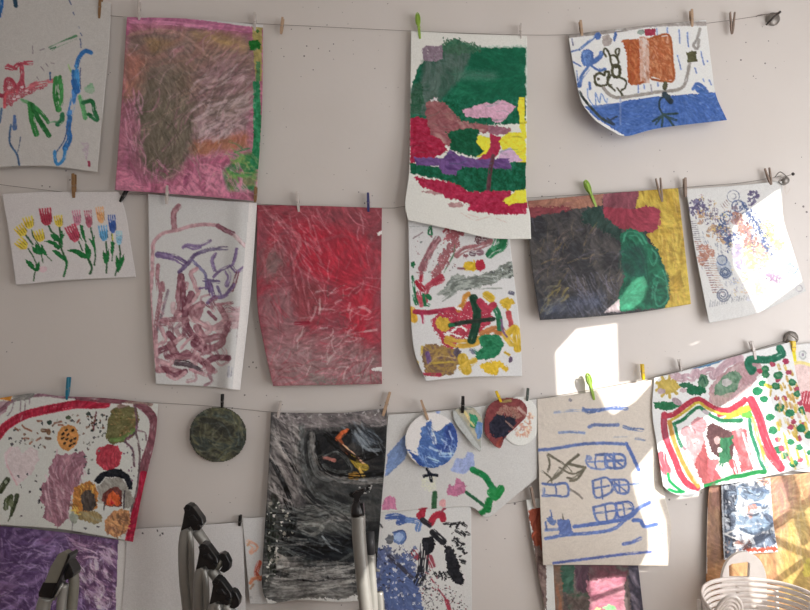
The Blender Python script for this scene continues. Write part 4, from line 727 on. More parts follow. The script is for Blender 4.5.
def f13(p):
    p.f(255, 400, 5.79)
    p.mot(None, [(48,46,46),(34,34,35),(66,62,60),(44,44,45)], .09, 5, 3)
    p.mot([(95,60),(765,45),(765,150),(520,150),(280,180),(250,420),(290,620),(60,640),(90,300)], [(104,92,90),(78,70,70),(124,112,108),(90,82,80)], .14, 50, 3, op=.95, soft=4)
    p.mot([(300,190),(460,190),(560,160),(750,150),(745,460),(400,450),(330,400)], [(40,38,38),(26,26,28),(60,54,52)], .14, -30, 3, op=.95, soft=3)
    p.mot([(90,560),(140,640),(220,1200),(60,1250),(60,800)], [(40,42,38),(80,74,70),(30,32,30),(110,100,96)], .2, 60, 2, op=.9, soft=3)
    p.mot([(90,880),(300,960),(560,980),(570,1160),(100,1220),(60,1100)], [(96,90,86),(120,110,106),(72,68,66),(104,96,92)], .16, -4, 5, op=.9, soft=5)
    p.mot([(150,790),(400,740),(590,760),(560,960),(300,950),(180,880)], [(30,32,34),(20,20,24),(46,50,52)], .12, 10, 4, op=.9, soft=4)
    p.mot([(250,640),(570,620),(560,760),(330,770),(280,720)], [(60,60,58),(84,80,76),(46,46,46)], .12, 15, 4, op=.85, soft=4)
    p.mot([(570,190),(680,170),(720,240),(640,280),(560,240)], [(50,54,60),(80,84,90),(38,40,46)], .2, 50, 3, op=.9, soft=2)
    p.st([(270,160),(270,350),(300,470),(360,560)], 24, (84,80,80), dry=.2); p.st([(320,250),(340,380),(400,450),(600,460),(740,455)], 34, (86,82,80), dry=.2, op=.8)
    p.st([(480,225),(505,195),(535,180)], 26, (184,84,44), dry=.2); p.st([(490,240),(530,300),(590,340)], 26, (150,76,46), dry=.1); p.st([(510,260),(580,320),(640,380)], 10, (200,140,110), dry=.1); p.st([(560,330),(600,380),(640,390)], 34, (150,120,40), dry=.2)
    p.st([(560,440),(585,440)], 40, (150,104,40), dry=.3); p.st([(610,400),(630,440)], 22, (170,130,60), dry=.3); p.st([(450,190),(480,190)], 16, (14,14,16)); p.st([(535,195),(550,175)], 14, (14,14,16)); p.st([(390,330),(460,350)], 18, (150,90,80), dry=.3)
    p.st([(560,550),(590,560),(590,640)], 26, (12,12,14)); p.st([(590,560),(640,520),(665,500)], 16, (16,16,18), dry=.2); p.dabs([(600,500),(680,490),(660,540),(610,550)], 10, .5, 1.2, [(140,130,126)])
    G1, G2, G3, K0 = (104,96,92), (76,74,72), (24,24,26), (14,14,16)
    for q, w_, cc, d in (([(270,150),(265,300),(300,440),(380,560),(560,640)],34,G2,.3),([(240,200),(230,380),(280,540),(400,640),(570,700)],28,G1,.4),([(330,200),(345,330),(420,430),(560,470),(740,470)],30,G1,.35),([(360,250),(400,400),(520,440),(740,430)],26,K0,.3),
      ([(420,210),(560,330),(640,330),(740,290)],40,K0,.25),([(370,330),(480,300),(560,400),(480,420),(400,380)],22,G2,.35),([(580,200),(640,280),(720,290)],18,(120,122,126),.3),([(620,180),(700,260)],14,(30,32,38),.2),([(640,190),(740,240)],22,K0,.3),
      ([(180,620),(300,660),(460,640),(590,600)],26,G2,.3),([(200,700),(330,720),(480,690),(590,690)],24,G1,.4),([(260,740),(330,720),(390,740),(330,780),(270,760)],20,(120,114,108),.35),([(180,800),(320,850),(480,860),(590,800)],50,G3,.2),([(170,860),(300,930),(470,940),(600,870)],24,G2,.35),([(390,790),(440,850),(500,880)],12,(110,110,112),.3),
      ([(130,900),(180,940),(160,1020)],40,(150,136,128),.35),([(120,1000),(300,1040),(500,1020),(590,990)],26,G3,.35),([(110,1060),(260,1090),(430,1080),(590,1040)],22,(140,130,124),.4),([(100,1130),(280,1150),(480,1130),(590,1110)],30,(96,90,86),.35),([(120,960),(260,990),(420,990),(580,950)],18,(150,142,136),.4),
      ([(110,560),(100,700),(90,850),(100,1000)],46,(34,36,32),.35),([(180,560),(220,680),(200,800)],40,K0,.35),([(100,350),(150,450),(200,560)],26,G3,.35),([(150,250),(240,420)],20,G3,.4),([(110,200),(180,330)],18,(150,138,132),.4)): p.st(q, w_, cc, dry=d, op=.8, var=20)
    L = [(90,70),(250,100),(270,500),(80,620)]
    p.streaks(L, 90, 14, 1.6, [(150,136,132),(46,42,42),(120,108,104)], 50, 20, .65)
    p.streaks([(120,60),(750,50),(750,140),(130,150)], 60, 26, 1.5, [(134,120,118),(90,80,80),(110,96,96)], 0, 18, .6)
    p.streaks([(560,170),(740,160),(740,280),(560,280)], 30, 22, 1.4, [(96,98,104),(120,118,120),(40,40,44)], 50, 15, .6)
    p.streaks([(100,640),(560,620),(560,900),(100,900)], 90, 34, 1.4, [(84,82,80),(110,104,100),(22,22,24),(60,62,64)], lambda x, y: 10+(x-300)*.25, 14, .6, curve=.2)
    p.streaks([(80,900),(560,960),(560,1180),(80,1200)], 110, 38, 1.6, [(136,126,120),(60,56,54),(150,140,134),(86,80,78)], -2, 9, .6, curve=.12)
    p.dabs([(70,560),(240,600),(220,760),(130,1000),(60,1100)], 90, .6, 1.8, [(20,22,20),(130,120,110),(50,54,46),(170,160,150)])
    p.dabs([(140,60),(740,50),(740,90),(140,100)], 30, .6, 1.5, [(140,128,126)])
    p.C[:] = (p.C-62)*1.12+56
    p.f(255, 505, 5.79); p.poly([(60,540),(130,570),(300,540),(480,545),(600,520),(600,620),(60,620)], (170,158,152), rag=1, var=4)
sheet('hanging_painting', [(271,412),(300,413),(340,413),(387,408)], [(387,408),(386,450),(381,510),(374,600)], [(268,604),(300,600),(340,602),(374,600)], [(271,412),(268,480),(264,540),(262,585),(268,604)],
      [[2.3,2.3,2.3],[3.2,3.0,2.8],[4.0,3.6,3.4],[5.2,4.6,4.4]], (172,160,156), (50,48,48), f13, mat=M_TEMP, seed=23, wrk=.25,
      label='large grey and black swirled painting with a small orange streak')

def f14(p):
    p.f(370, 380, 4.63); s = lambda q, w_, c, d=.12, **k: p.st(q, w_, c, dry=d, **k)
    p.poly([(80,345),(165,245),(175,330),(160,370),(70,450)], (118,136,180), rag=.5)
    s([(270,130),(300,125),(315,145)], 20, (140,150,196)); p.poly([(375,420),(400,360),(430,365),(450,335),(475,335),(485,375),(478,410),(440,435),(390,430)], (146,152,192), rag=.8)
    p.poly([(355,520),(365,480),(390,490),(400,450),(430,470),(445,490),(440,525),(400,538),(360,535)], (186,104,146), rag=.6); p.poly([(55,600),(60,560),(90,535),(120,550),(122,600)], (196,112,156), rag=.6)
    p.poly([(230,470),(262,430),(300,440),(310,500),(290,520),(240,500)], (204,196,164), rag=2, op=.6, tex=.5)
    s([(265,412),(278,440),(285,468)], 13, (18,22,36)); s([(250,445),(280,438),(310,442)], 13, (18,22,36)); s([(300,525),(296,600)], 22, (44,84,52), .1)
    s([(475,415),(530,445),(560,490),(590,520)], 26, (20,120,62), .03); s([(605,505),(580,540),(560,520)], 34, (30,130,62), .05); s([(445,520),(500,560),(535,590)], 13, (36,90,58), .1)
    s([(550,560),(545,600)], 30, (20,116,52)); s([(555,560),(530,605),(500,622)], 24, (20,116,52), .03); p.ell(338,570,16,20,(206,140,140),rag=.6); s([(230,598),(260,595)], 10, (176,40,66)); p.ell(735,545,20,8,(220,210,206))
    p.dabs([(640,470),(760,470),(760,560),(640,540)], 8, .4, .8, [(150,140,140),(206,160,160)])
sheet('hanging_drawing', [(388,415),(440,411),(490,405),(537,399)], [(537,399),(538,440),(537,478)], [(378,513),(430,509),(470,507),(482,516),(491,516),(508,502),(537,478)], [(388,415),(384,460),(378,513)],
      [[2.0,2.0,2.0],[2.4,2.2,2.2],[2.8,2.6,2.6]], (196,184,180), (188,177,172), f14, seed=24,
      label='wide white drawing of lilac and pink flowers on bright green stems', cat_='drawing')

def f15(p):
    p.f(370, 380, 4.63); s = lambda q, w_, c, d=.12, **k: p.st(q, w_, c, dry=d, **k)
    p.poly([(170,320),(220,340),(240,220),(285,185),(275,240),(320,235),(350,205),(385,195),(410,240),(405,320),(370,380),(300,410),(230,400)], (74,104,164), rag=.8, var=16)
    p.mot([(225,340),(240,220),(285,185),(285,260),(330,300),(390,340),(300,400)], [(88,120,180),(64,92,156),(120,150,200)], .25, 70, 2, op=.9, rag=.6)
    p.mot([(290,290),(340,300),(345,210),(385,205),(405,240),(400,320),(330,345)], [(44,64,130),(60,84,156),(36,50,110)], .25, 70, 2, op=.9, rag=.6)
    p.poly([(170,318),(190,325),(240,375),(270,390),(230,400)], (52,80,150), rag=.3); s([(330,345),(390,350)], 22, (146,170,206), .3); s([(270,360),(310,375)], 18, (150,176,210), .4); s([(290,250),(300,290)], 18, (196,196,206), .2); s([(190,330),(220,345)], 8, (214,208,200)); p.streaks([(225,340),(240,220),(285,190),(300,290),(400,230),(400,330),(330,400),(250,400)], 40, 9, 1.6, [(150,174,208),(44,66,130),(196,204,218),(100,132,188)], 60, 45, .65)
sheet('hanging_plate', [(403,410),(461,410)], [(461,410),(461,471)], [(403,471),(461,471)], [(403,410),(403,471)], [[3.0,3.2],[5.0,5.2]], (200,188,182), (214,204,194), f15, seed=25,
      label='round cream paper plate splashed with blue paint', cat_='plate', cut=disc_cut(431.4,440.5,26.3,27.5,0.15), wrk=.05)
def f16(p):
    p.f(370, 380, 4.63)
    p.C[:] = (146,140,132); p.poly([(395,140),(430,125),(480,130),(520,180),(520,260),(505,290),(440,190)], (160,146,124), rag=.3)
    p.poly([(460,150),(500,170),(495,225),(465,220)], (40,130,90), rag=.6); p.poly([(500,190),(522,200),(518,265),(500,275),(485,230)], (96,124,170), rag=.5)
    p.st([(440,150),(480,210)], 14, (196,170,110), dry=.2); p.poly([(385,140),(400,150),(515,320),(505,330),(440,270),(390,190)], (164,158,154), rag=.1, var=3); p.st([(420,135),(470,132)], 8, (100,98,96), dry=.2)
sheet('hanging_plate', [(452,404),(485,404)], [(485,404),(485,452)], [(452,452),(485,452)], [(452,404),(452,452)], [[2.8,3.2],[3.6,4.4]], (188,176,172), (146,140,132), f16, seed=26,
      label='grey-green painted paper plate folded into a leaf shape', cat_='plate', cut=poly_cut([(453,411),(460,407),(472,407),(481,416),(483,430),(481,440),(480.5,451),(473,445),(461,431),(454,420)]), wrk=.05)
def f17(p):
    p.f(370, 380, 4.63)
    p.mot([(500,60),(800,60),(800,360),(500,360)], [(136,60,60),(120,50,54),(150,76,70)], .2, 60, 2)
    p.poly([(548,210),(570,175),(600,160),(640,165),(675,170),(680,200),(650,240),(620,275),(575,265),(550,240)], (34,32,46), rag=1.4)
    p.poly([(580,150),(620,120),(690,120),(700,170),(680,180),(640,160),(590,165)], (160,120,100), rag=1.4, op=.7, tex=.3); p.st([(610,100),(650,95)], 12, (150,120,70), dry=.3); p.st([(610,270),(590,300),(605,315)], 12, (150,60,50), dry=.2); p.st([(630,190),(660,220)], 8, (150,110,100), dry=.3); p.st([(690,130),(720,160)],12,(170,130,120),dry=.3)
sheet('hanging_plate', [(482,397),(530,397)], [(530,397),(530,450)], [(482,450),(530,450)], [(482,397),(482,450)], [[3.0,3.4],[4.0,4.6]], (196,184,180), (136,60,60), f17, seed=27,
      label='dark red paper plate with a black centre, folded over at its right', cat_='plate', cut=poly_cut([(484,421),(488,407),(497,400),(509,398),(521,400),(527,408),(525,418),(516,427),(505,438),(500,448),(492,443),(485,433)]), wrk=.05)
def f18(p):
    p.f(370, 380, 4.63)
    for k in range(70):
        a = p.r.uniform(0,1); x = 735+p.r.uniform(-45,25)-a*20; y = 150+a*110; p.ell(x,y,8,4,[(206,130,100),(196,110,90),(220,180,150)][k%3],p.r.uniform(0,3),op=.6,rag=.6)
sheet('hanging_plate', [(506,396),(540,396)], [(540,396),(540,447)], [(506,447),(540,447)], [(506,396),(506,447)], [[2.2,2.2],[2.4,2.4]], (206,194,190), (214,204,196), f18, seed=28,
      label='pale round paper plate dotted with orange paint, half hidden behind the dark red plate', cat_='plate', cut=disc_cut(520,421,19.5,24.5), wrk=.04)

def f19(p):
    B = (98,112,160); p.wf = 1.25; p.f(520, 375, 5.0625); s = lambda q, w_, c=B, d=.12, **k: p.st(q, w_, c, dry=d, **k)
    s([(175,190),(260,180),(320,180)], 10, (160,160,176), .3); s([(320,180),(400,178),(470,168),(540,170)], 15, (100,116,164), .2); s([(320,170),(340,190),(380,185)], 12, (96,110,150), .2)
    s([(350,262),(380,252),(440,255),(495,252)], 14, (110,118,156), .15); s([(200,292),(260,288),(325,293)], 11, (130,140,172), .2); s([(525,262),(560,272),(620,278)], 14, (108,118,150), .15); s([(585,322),(630,328)], 9, (130,136,160), .2); s([(475,315),(560,312)], 6, (180,168,166), .4)
    p.ell(254,127,9,9,(150,136,136)); s([(95,380),(180,372),(300,352),(410,345),(540,350)], 13, (96,110,160), .08); s([(538,348),(570,410),(600,480)], 15, (90,108,166), .05)
    K = (110,98,80)
    s([(140,405),(150,450),(140,490)], 9, K, .2); s([(140,400),(220,450),(260,490)], 9, K, .2); s([(295,405),(240,450),(200,500),(160,530)], 12, K, .1); s([(240,450),(290,460),(330,470)], 12, K, .15); s([(200,470),(260,500),(300,490),(330,470)], 8, K); s([(330,470),(290,525),(240,520)], 9, K)
    s([(340,410),(335,440),(360,470),(430,475),(435,440),(345,440)], 8, (126,136,178), .1); s([(385,405),(380,440),(385,470)], 7); s([(385,405),(440,400)], 12, (90,100,140)); s([(430,405),(520,405),(525,465),(440,465),(430,405)], 11, B); s([(475,400),(478,470)], 13); s([(435,435),(520,432)], 12); p.ell(350,420,16,14,(120,132,178),op=.8); s([(440,405),(520,462)], 7)
    p.f(520, 465, 5.0625)
    s([(110,30),(150,60),(160,90)], 8, K, .3); s([(200,20),(170,60),(130,100)], 7, K, .3); s([(330,10),(290,70),(255,80)], 10, K, .1); s([(250,75),(290,50),(330,10)], 7, K); s([(245,118),(290,145),(315,168)], 9, (140,124,110), .1); s([(240,100),(200,90)], 7, K)
    s([(115,95),(170,100),(235,95),(240,155),(180,155),(115,155)], 10, (96,110,160)); s([(180,95),(185,155)], 7); s([(120,120),(120,155)], 12, (130,140,176))
    s([(370,80),(440,65),(470,120),(430,155),(380,160),(368,80)], 10, B); s([(410,75),(418,170)], 8); s([(370,120),(450,105)], 8); s([(460,75),(540,80),(545,140),(490,135),(470,75)], 10, (100,112,160)); s([(500,75),(505,135)], 8); s([(470,105),(600,95)], 8, (120,136,186)); s([(470,80),(545,140)], 6)
    s([(370,215),(475,195),(480,270),(410,290),(385,270),(370,215)], 10, B); s([(430,205),(440,285)], 8); s([(378,245),(478,232)], 8); s([(485,195),(555,190),(570,240),(500,265),(485,195)], 12, (84,100,160)); s([(520,190),(530,255)], 8); s([(490,230),(565,220)], 8)
    s([(655,190),(600,220),(560,262),(500,280),(400,295),(275,312)], 16, (92,110,170), .06); s([(620,205),(540,270),(470,325),(350,345),(250,352),(130,372)], 14, (100,116,170), .1); s([(575,280),(610,282),(630,310),(690,300)], 16, (92,112,172), .08); s([(690,320),(725,348)], 8, (150,170,214), .2)
    p.mot([(185,275),(250,275),(268,345),(200,355)], [(92,106,160),(110,124,172)], .3, 20, 2, rag=.5); p.poly([(130,270),(160,255),(185,290),(160,310)], (110,124,170), rag=.8); s([(155,230),(160,260)], 6); s([(215,245),(218,275)], 5, K); s([(130,330),(190,325)], 12, (130,140,180), .2); s([(130,290),(135,330)], 8)
    s([(525,400),(570,390),(610,370)], 14, (104,116,170), .08); s([(170,497),(300,480),(420,465),(540,450),(660,440)], 11, (96,106,164), .08)
sheet('hanging_drawing', [(537,399),(575,395),(600,389),(662,378)], [(662,378),(656,430),(664,492),(671,525),(668,566)], [(543,565),(600,565),(668,566)], [(537,399),(539,480),(543,565)],
      [[2.2,2.2,2.2],[3.0,2.8,2.4],[4.0,3.4,2.8],[4.8,4.4,4.2]], (214,200,192), (206,184,166), f19, seed=29,
      label='cream paper with a blue outline drawing of a house and its windows', cat_='drawing')

def f20(p):
    p.wf = 1.14; p.ef = 1.16
    RD, GN, YL, OG = (206,58,88), (40,122,76), (224,188,60), (226,160,70)
    s = lambda q, w_, c, d=.1, **k: p.st(q, w_, c, dry=d, **k)
    p.f(640, 340, 8.1)
    p.ell(225,375,75,55,(222,184,84),rag=.8)
    for k in range(9): a = k*.7; s([(225,375),(225+95*math.cos(a),378+88*math.sin(a))], 22, (224,188,86), .1)
    p.ell(172,415,28,22,(196,166,170)); p.poly([(110,500),(160,500),(250,500),(320,520),(350,540),(220,575),(120,550)], GN, rag=.6); p.ell(300,500,40,22,(176,148,156),.5)
    s([(270,280),(330,310),(380,300),(420,310),(450,260),(480,290),(530,260),(580,250),(600,290),(700,190),(810,150)], 56, (206,166,178), .15)
    p.ell(370,365,52,20,(46,116,80),rag=.5); p.ell(510,335,38,50,(90,130,100),rag=.6); s([(480,330),(510,300),(530,350)], 10, (50,100,80)); p.ell(455,410,70,34,(28,112,72),rag=.6); p.ell(350,408,28,16,(206,176,178))
    p.poly([(400,240),(470,195),(560,185),(720,150),(600,195),(500,225)], (92,140,186), rag=.5); p.poly([(470,195),(560,175),(700,155),(580,190),(490,215)], (120,166,196), rag=.4)
    p.mot([(560,400),(600,330),(700,240),(800,180),(960,140),(990,230),(900,380),(780,470),(640,540),(560,500)], [(206,168,170),(190,140,146),(216,186,184)], .18, -50, 3, rag=.8)
    p.mot([(600,370),(680,290),(770,240),(830,300),(780,400),(700,470),(600,440)], [(90,134,100),(130,156,130),(80,120,90)], .2, 40, 2, rag=.8); p.ell(700,345,36,26,(196,186,182),rag=.5); p.poly([(560,430),(640,450),(760,420),(700,520),(600,540)], (206,168,160), rag=.6, op=.8)
    p.f(720, 330, 7.62)
    s([(240,315),(215,260),(230,225),(280,225),(380,225),(460,195),(475,180),(455,140)], 50, (38,118,88), .02); s([(215,280),(240,310),(260,300)], 40, (38,118,88), .05)
    s([(390,330),(520,200),(520,420),(400,520)], 1, (230,220,214))
    for k in range(34):
        x = p.r.uniform(385, 520)+(k%5)*8; y = p.r.uniform(250, 900); x += (y-250)*.22; s([(x,y),(x+12,y+34)], 17, [(222,176,90),(216,166,84),(230,190,90)][k%3], .15)
    for x, y in ((502,238),(305,312),(520,322),(400,262),(430,520),(490,520),(620,550),(440,380),(590,450),(560,700),(640,720)): p.ell(x, y, 20, 17, (196,76,110), rag=.5)
    p.ell(502,238,22,20,(196,60,110),rag=.4)
    for x, y, r in ((345,295,26),(348,340,26),(445,345,32),(425,428,28),(550,400,26),(588,488,24),(455,590,30),(630,610,30)): p.ell(x, y, r, r*.85, (44,124,80), rag=.4); p.ell(x, y, r*.5, r*.35, (110,150,110), rag=.5, op=.6)
    for x, y, r in ((322,407,27),(285,465,35),(335,527,27)): p.ell(x, y, r, r*.85, (30,130,84), rag=.3)
    s([(350,420),(385,435)], 24, (224,196,60)); s([(385,460),(380,500)], 18, (214,180,90))
    p.f(720, 400, 6.1)
    for x, y, r in ((362,45,28),(425,80,26),(510,68,20),(495,172,27),(545,215,26),(305,105,24),(322,185,26),(430,255,20),(482,290,20),(352,303,26),(400,340,24),(450,388,24),(545,320,16)): p.ell(x, y, r, r*.85, (44,130,86), rag=.4)
    for x, y in ((354,240),(430,165),(480,235),(378,296),(490,365),(425,358),(495,18),(540,80)): p.ell(x, y, 18, 15, (206,80,112), rag=.5)
    for x, y in ((350,140),(400,250),(410,290),(470,310),(525,340),(460,200),(520,140),(450,30),(430,340),(390,200)): s([(x,y),(x+12,y+44)], 14, (228,190,70), .15)
    for k in range(40):
        x = p.r.uniform(330, 540); y = p.r.uniform(-40, 400)
        if x > 300+y*.2: s([(x, y), (x+8, y+26)], 11, [(224,178,80),(228,196,90),(206,168,150)][k % 3], .2, op=.8)
    for q in ([(150,0),(100,45),(0,85)],): s(q, 34, RD, .03)
    p.poly([(130,40),(180,30),(200,90),(130,95),(40,120),(0,118),(60,85)], YL, rag=.5); p.poly([(120,90),(190,60),(200,110),(170,110)], (110,190,70), rag=.8)
    s([(190,0),(240,110),(275,230),(320,330),(370,415)], 46, (214,62,92), .03); s([(255,290),(300,350),(350,410)], 22, (216,84,100), .1)
    s([(195,110),(215,170),(240,260),(270,350),(290,410)], 20, YL, .2, op=.8); s([(180,120),(190,200),(220,290),(250,380),(275,430)], 20, (44,134,96), .15); s([(0,128),(60,125),(130,122)], 20, (36,130,90), .03)
    p.f(650, 400, 6.1)
    s([(88,90),(85,150),(100,240),(150,360),(190,460),(240,520),(290,535)], 34, (206,62,92), .02); s([(85,120),(90,200),(110,250)], 22, (186,80,110), .1)
    s([(90,100),(150,85),(220,30),(290,-5),(340,20),(400,55),(480,60),(550,20)], 30, (206,58,86), .03); s([(115,130),(170,100),(240,50),(295,15),(350,50),(440,85),(550,85)], 15, YL, .05)
    s([(118,135),(150,260),(200,380),(250,470),(295,525)], 24, OG, .05); s([(145,145),(200,120),(250,75),(300,45),(350,80),(430,120),(550,130)], 18, (40,124,80), .03); s([(150,150),(170,230),(200,300)], 16, (48,130,90), .08); s([(200,300),(250,410),(290,500)], 22, (176,206,176), .2)
    s([(330,70),(350,80)], 18, (190,170,180)); s([(205,290),(215,300)], 14, (170,120,140))
    s([(70,340),(75,380),(100,430)], 50, (224,96,116), .15); s([(110,450),(125,500),(190,555)], 15, (20,166,84), 0); s([(115,545),(160,560),(205,560)], 16, (20,166,84), 0)
    p.ell(300,155,42,44,(216,142,150),rag=.5); p.ell(222,195,30,30,(214,150,156),rag=.6); p.ell(275,255,52,60,(220,156,160),rag=.8); s([(270,180),(275,200)], 6, (130,90,100))
    p.ell(278,258,22,22,(216,200,196),rag=.3); p.ell(270,262,3.5,4,(60,50,56)); p.ell(288,258,3.5,4,(60,50,56)); s([(272,274),(286,272)], 3, (150,60,70)); s([(280,290),(285,340),(300,380)], 60, (222,160,164), .1)
    p.mot([(270,390),(310,300),(330,240),(350,330),(420,470),(400,520),(340,530),(300,470)], [(160,70,74),(190,92,96),(140,62,68)], .25, 75, 3, rag=.8)
    p.mot([(350,160),(385,140),(440,170),(490,190),(520,220),(500,370),(440,360),(400,340),(370,310),(345,220)], [(104,66,68),(92,58,62),(122,80,80)], .25, 80, 2, rag=.8)
    p.mot([(430,230),(480,230),(520,200),(510,250),(480,290),(500,380),(430,390),(420,330)], [(34,104,66),(60,126,84),(32,90,60)], .25, 60, 2, rag=.7); p.ell(410,245,16,22,(206,160,158)); p.ell(425,305,12,14,(226,210,206)); s([(430,395),(440,370)], 30, (50,120,80), .2)
    p.ell(425,425,20,22,(236,230,226)); s([(470,395),(485,430),(475,450)], 26, (232,224,222), .05)
    p.mot([(350,360),(420,360),(410,400),(380,500),(350,440)], [(206,84,96),(216,120,124)], .25, 75, 3, rag=.8); s([(500,380),(520,440)], 34, (206,84,96), .2); s([(395,440),(420,470)], 24, (206,84,96), .2)
    p.mot([(500,190),(550,170),(590,180),(600,290),(640,420),(560,440),(530,330),(510,260)], [(206,110,118),(196,92,100),(222,158,160)], .25, 75, 3, rag=.8); s([(565,200),(600,320),(640,430)], 9, (240,220,220), .1)
    s([(340,525),(420,500),(500,470),(560,462),(650,440),(700,440)], 24, (30,140,70), .1)
sheet('hanging_painting', [(654,378),(690,369),(740,355),(790,342)], [(790,342),(799,388),(808,420),(830,462)], [(663,486),(672,493),(690,497),(706,487),(745,481),(830,462)], [(654,378),(652,410),(656,440),(663,486)],
      [[2.7,2.4,2.4],[3.0,3.0,2.8],[3.4,3.4,3.2],[4.6,4.2,3.8]], (240,230,226), (238,231,228), f20, seed=30,
      label='rainbow-bordered portrait of two figures beside green and pink dots')

def f21(p):
    p.f(720, 330, 7.62); p.C[:] = (222,208,202)
    p.poly([(560,255),(700,275),(720,900),(560,900)], (226,186,178), rag=.3); p.st([(552,95),(568,250)], 30, (232,206,40), rag=.2); p.st([(565,250),(630,250),(700,272)], 22, (236,206,130), rag=.2)
    p.ell(630,190,30,34,(178,172,168),rag=.3); p.ell(630,190,20,23,(206,196,190),rag=.3); p.ell(632,190,9,11,(140,124,140),rag=.6)
    p.poly([(620,470),(720,460),(720,640),(650,620),(600,500)], (206,60,80), rag=.5)
    for k in range(6): p.st([(625+k*22,470),(605+k*24,560)], 5, (236,200,200))
sheet('hanging_drawing', [(779,348),(800,344),(850,340)], [(850,340),(850,475)], [(779,470),(850,475)], [(779,348),(779,470)], [[1.4,1.4],[1.6,1.6]], (226,212,206), (222,208,202), f21, seed=31,
      label='pink drawing with a yellow line behind the right end of the rainbow painting', cat_='drawing')

# ================================================================== BOTTOM ROW
def f22(p):
    p.f(0, 480, 4.69)
    p.mot(None, [(84,58,104),(70,46,90),(112,82,132),(96,62,110)], .12, -40, 2.5)
    p.mot([(320,250),(550,290),(545,600),(420,600),(340,400)], [(110,70,104),(84,52,86),(140,100,130)], .14, 60, 3, op=.9, soft=4)
    p.streaks([(0,240),(550,290),(545,620),(0,620)], 260, 13, 1.3, [(140,112,156),(56,36,76),(124,92,146),(150,120,160)], lambda x, y: 50+70*math.sin(x*.05+y*.04), 40, .65)
    p.streaks([(330,280),(545,300),(540,600),(380,560)], 80, 18, 1.8, [(176,144,160),(70,44,74),(150,110,140)], lambda x, y: 40 if y > 560 else 15, 18, .7)
    p.streaks([(360,400),(530,330),(530,620),(380,600)], 70, 7, 3.2, [(176,156,164),(150,120,140),(70,44,74)], 60, 40, .7); p.poly([(556,250),(640,250),(640,700),(538,700)], (172,162,156), rag=0, var=2)
    p.C[:] = p.C*1.0+p.C.mean(-1, keepdims=True)*.0; p.C[..., 2] += 4
sheet('hanging_painting', [(-40,524),(0,526),(60,532),(127,541)], [(127,541),(127,580),(125,625)], [(-40,625),(125,625)], [(-40,524),(-40,625)], [[2.2,2.2,2.2,2.6,1.6],[2.4,2.4,2.4,3.4,1.8]], (150,138,136), (84,58,104), f22, mat=M_TEMP, seed=32,
      label='violet scratched painting in the bottom left corner below the dotted one')
def f23(p):
    p.f(120,390,2.773)
    for x, y in ((62,396),(104,390),(112,404),(118,398)): p.ell(x, y, 2.5, 3.5, (60,56,60))
    p.st([(0,380),(20,380)],.1,(200,190,180))
sheet('hanging_paper', [(127,529),(185,526),(243,522)], [(243,522),(246,625)], [(120,625),(246,625)], [(127,529),(124,580),(120,625)], [[1.9,1.9],[2.1,2.1]], (158,147,146), (160,148,148), f23, seed=33,
      label='blank white sheet behind the three stacked silver tubes', cat_='paper')
def f24(p):
    p.f(165,490,5.08); s = lambda q, w_, c, d=.4, **k: p.st(q, w_, c, dry=d, **k)
    s([(425,265),(460,290),(440,315)], 26, (190,130,110)); s([(430,265),(420,280)], 10, (170,120,90), .2); s([(480,370),(465,420),(480,450)], 24, (190,84,66), .25); s([(435,470),(450,450),(500,440)], 18, (190,110,80), .35); s([(435,500),(450,480)],10,(150,110,90)); p.ell(437,545,10,6,(150,140,140))
sheet('hanging_drawing', [(242,518),(275,517)], [(275,517),(275,604)], [(250,604),(275,604)], [(242,518),(246,560),(250,604)], [[2.3,2.3],[2.5,2.5]], (168,155,154), (166,153,153), f24, seed=34,
      label='white sheet with faint orange smudges left of the grey and black painting', cat_='drawing')
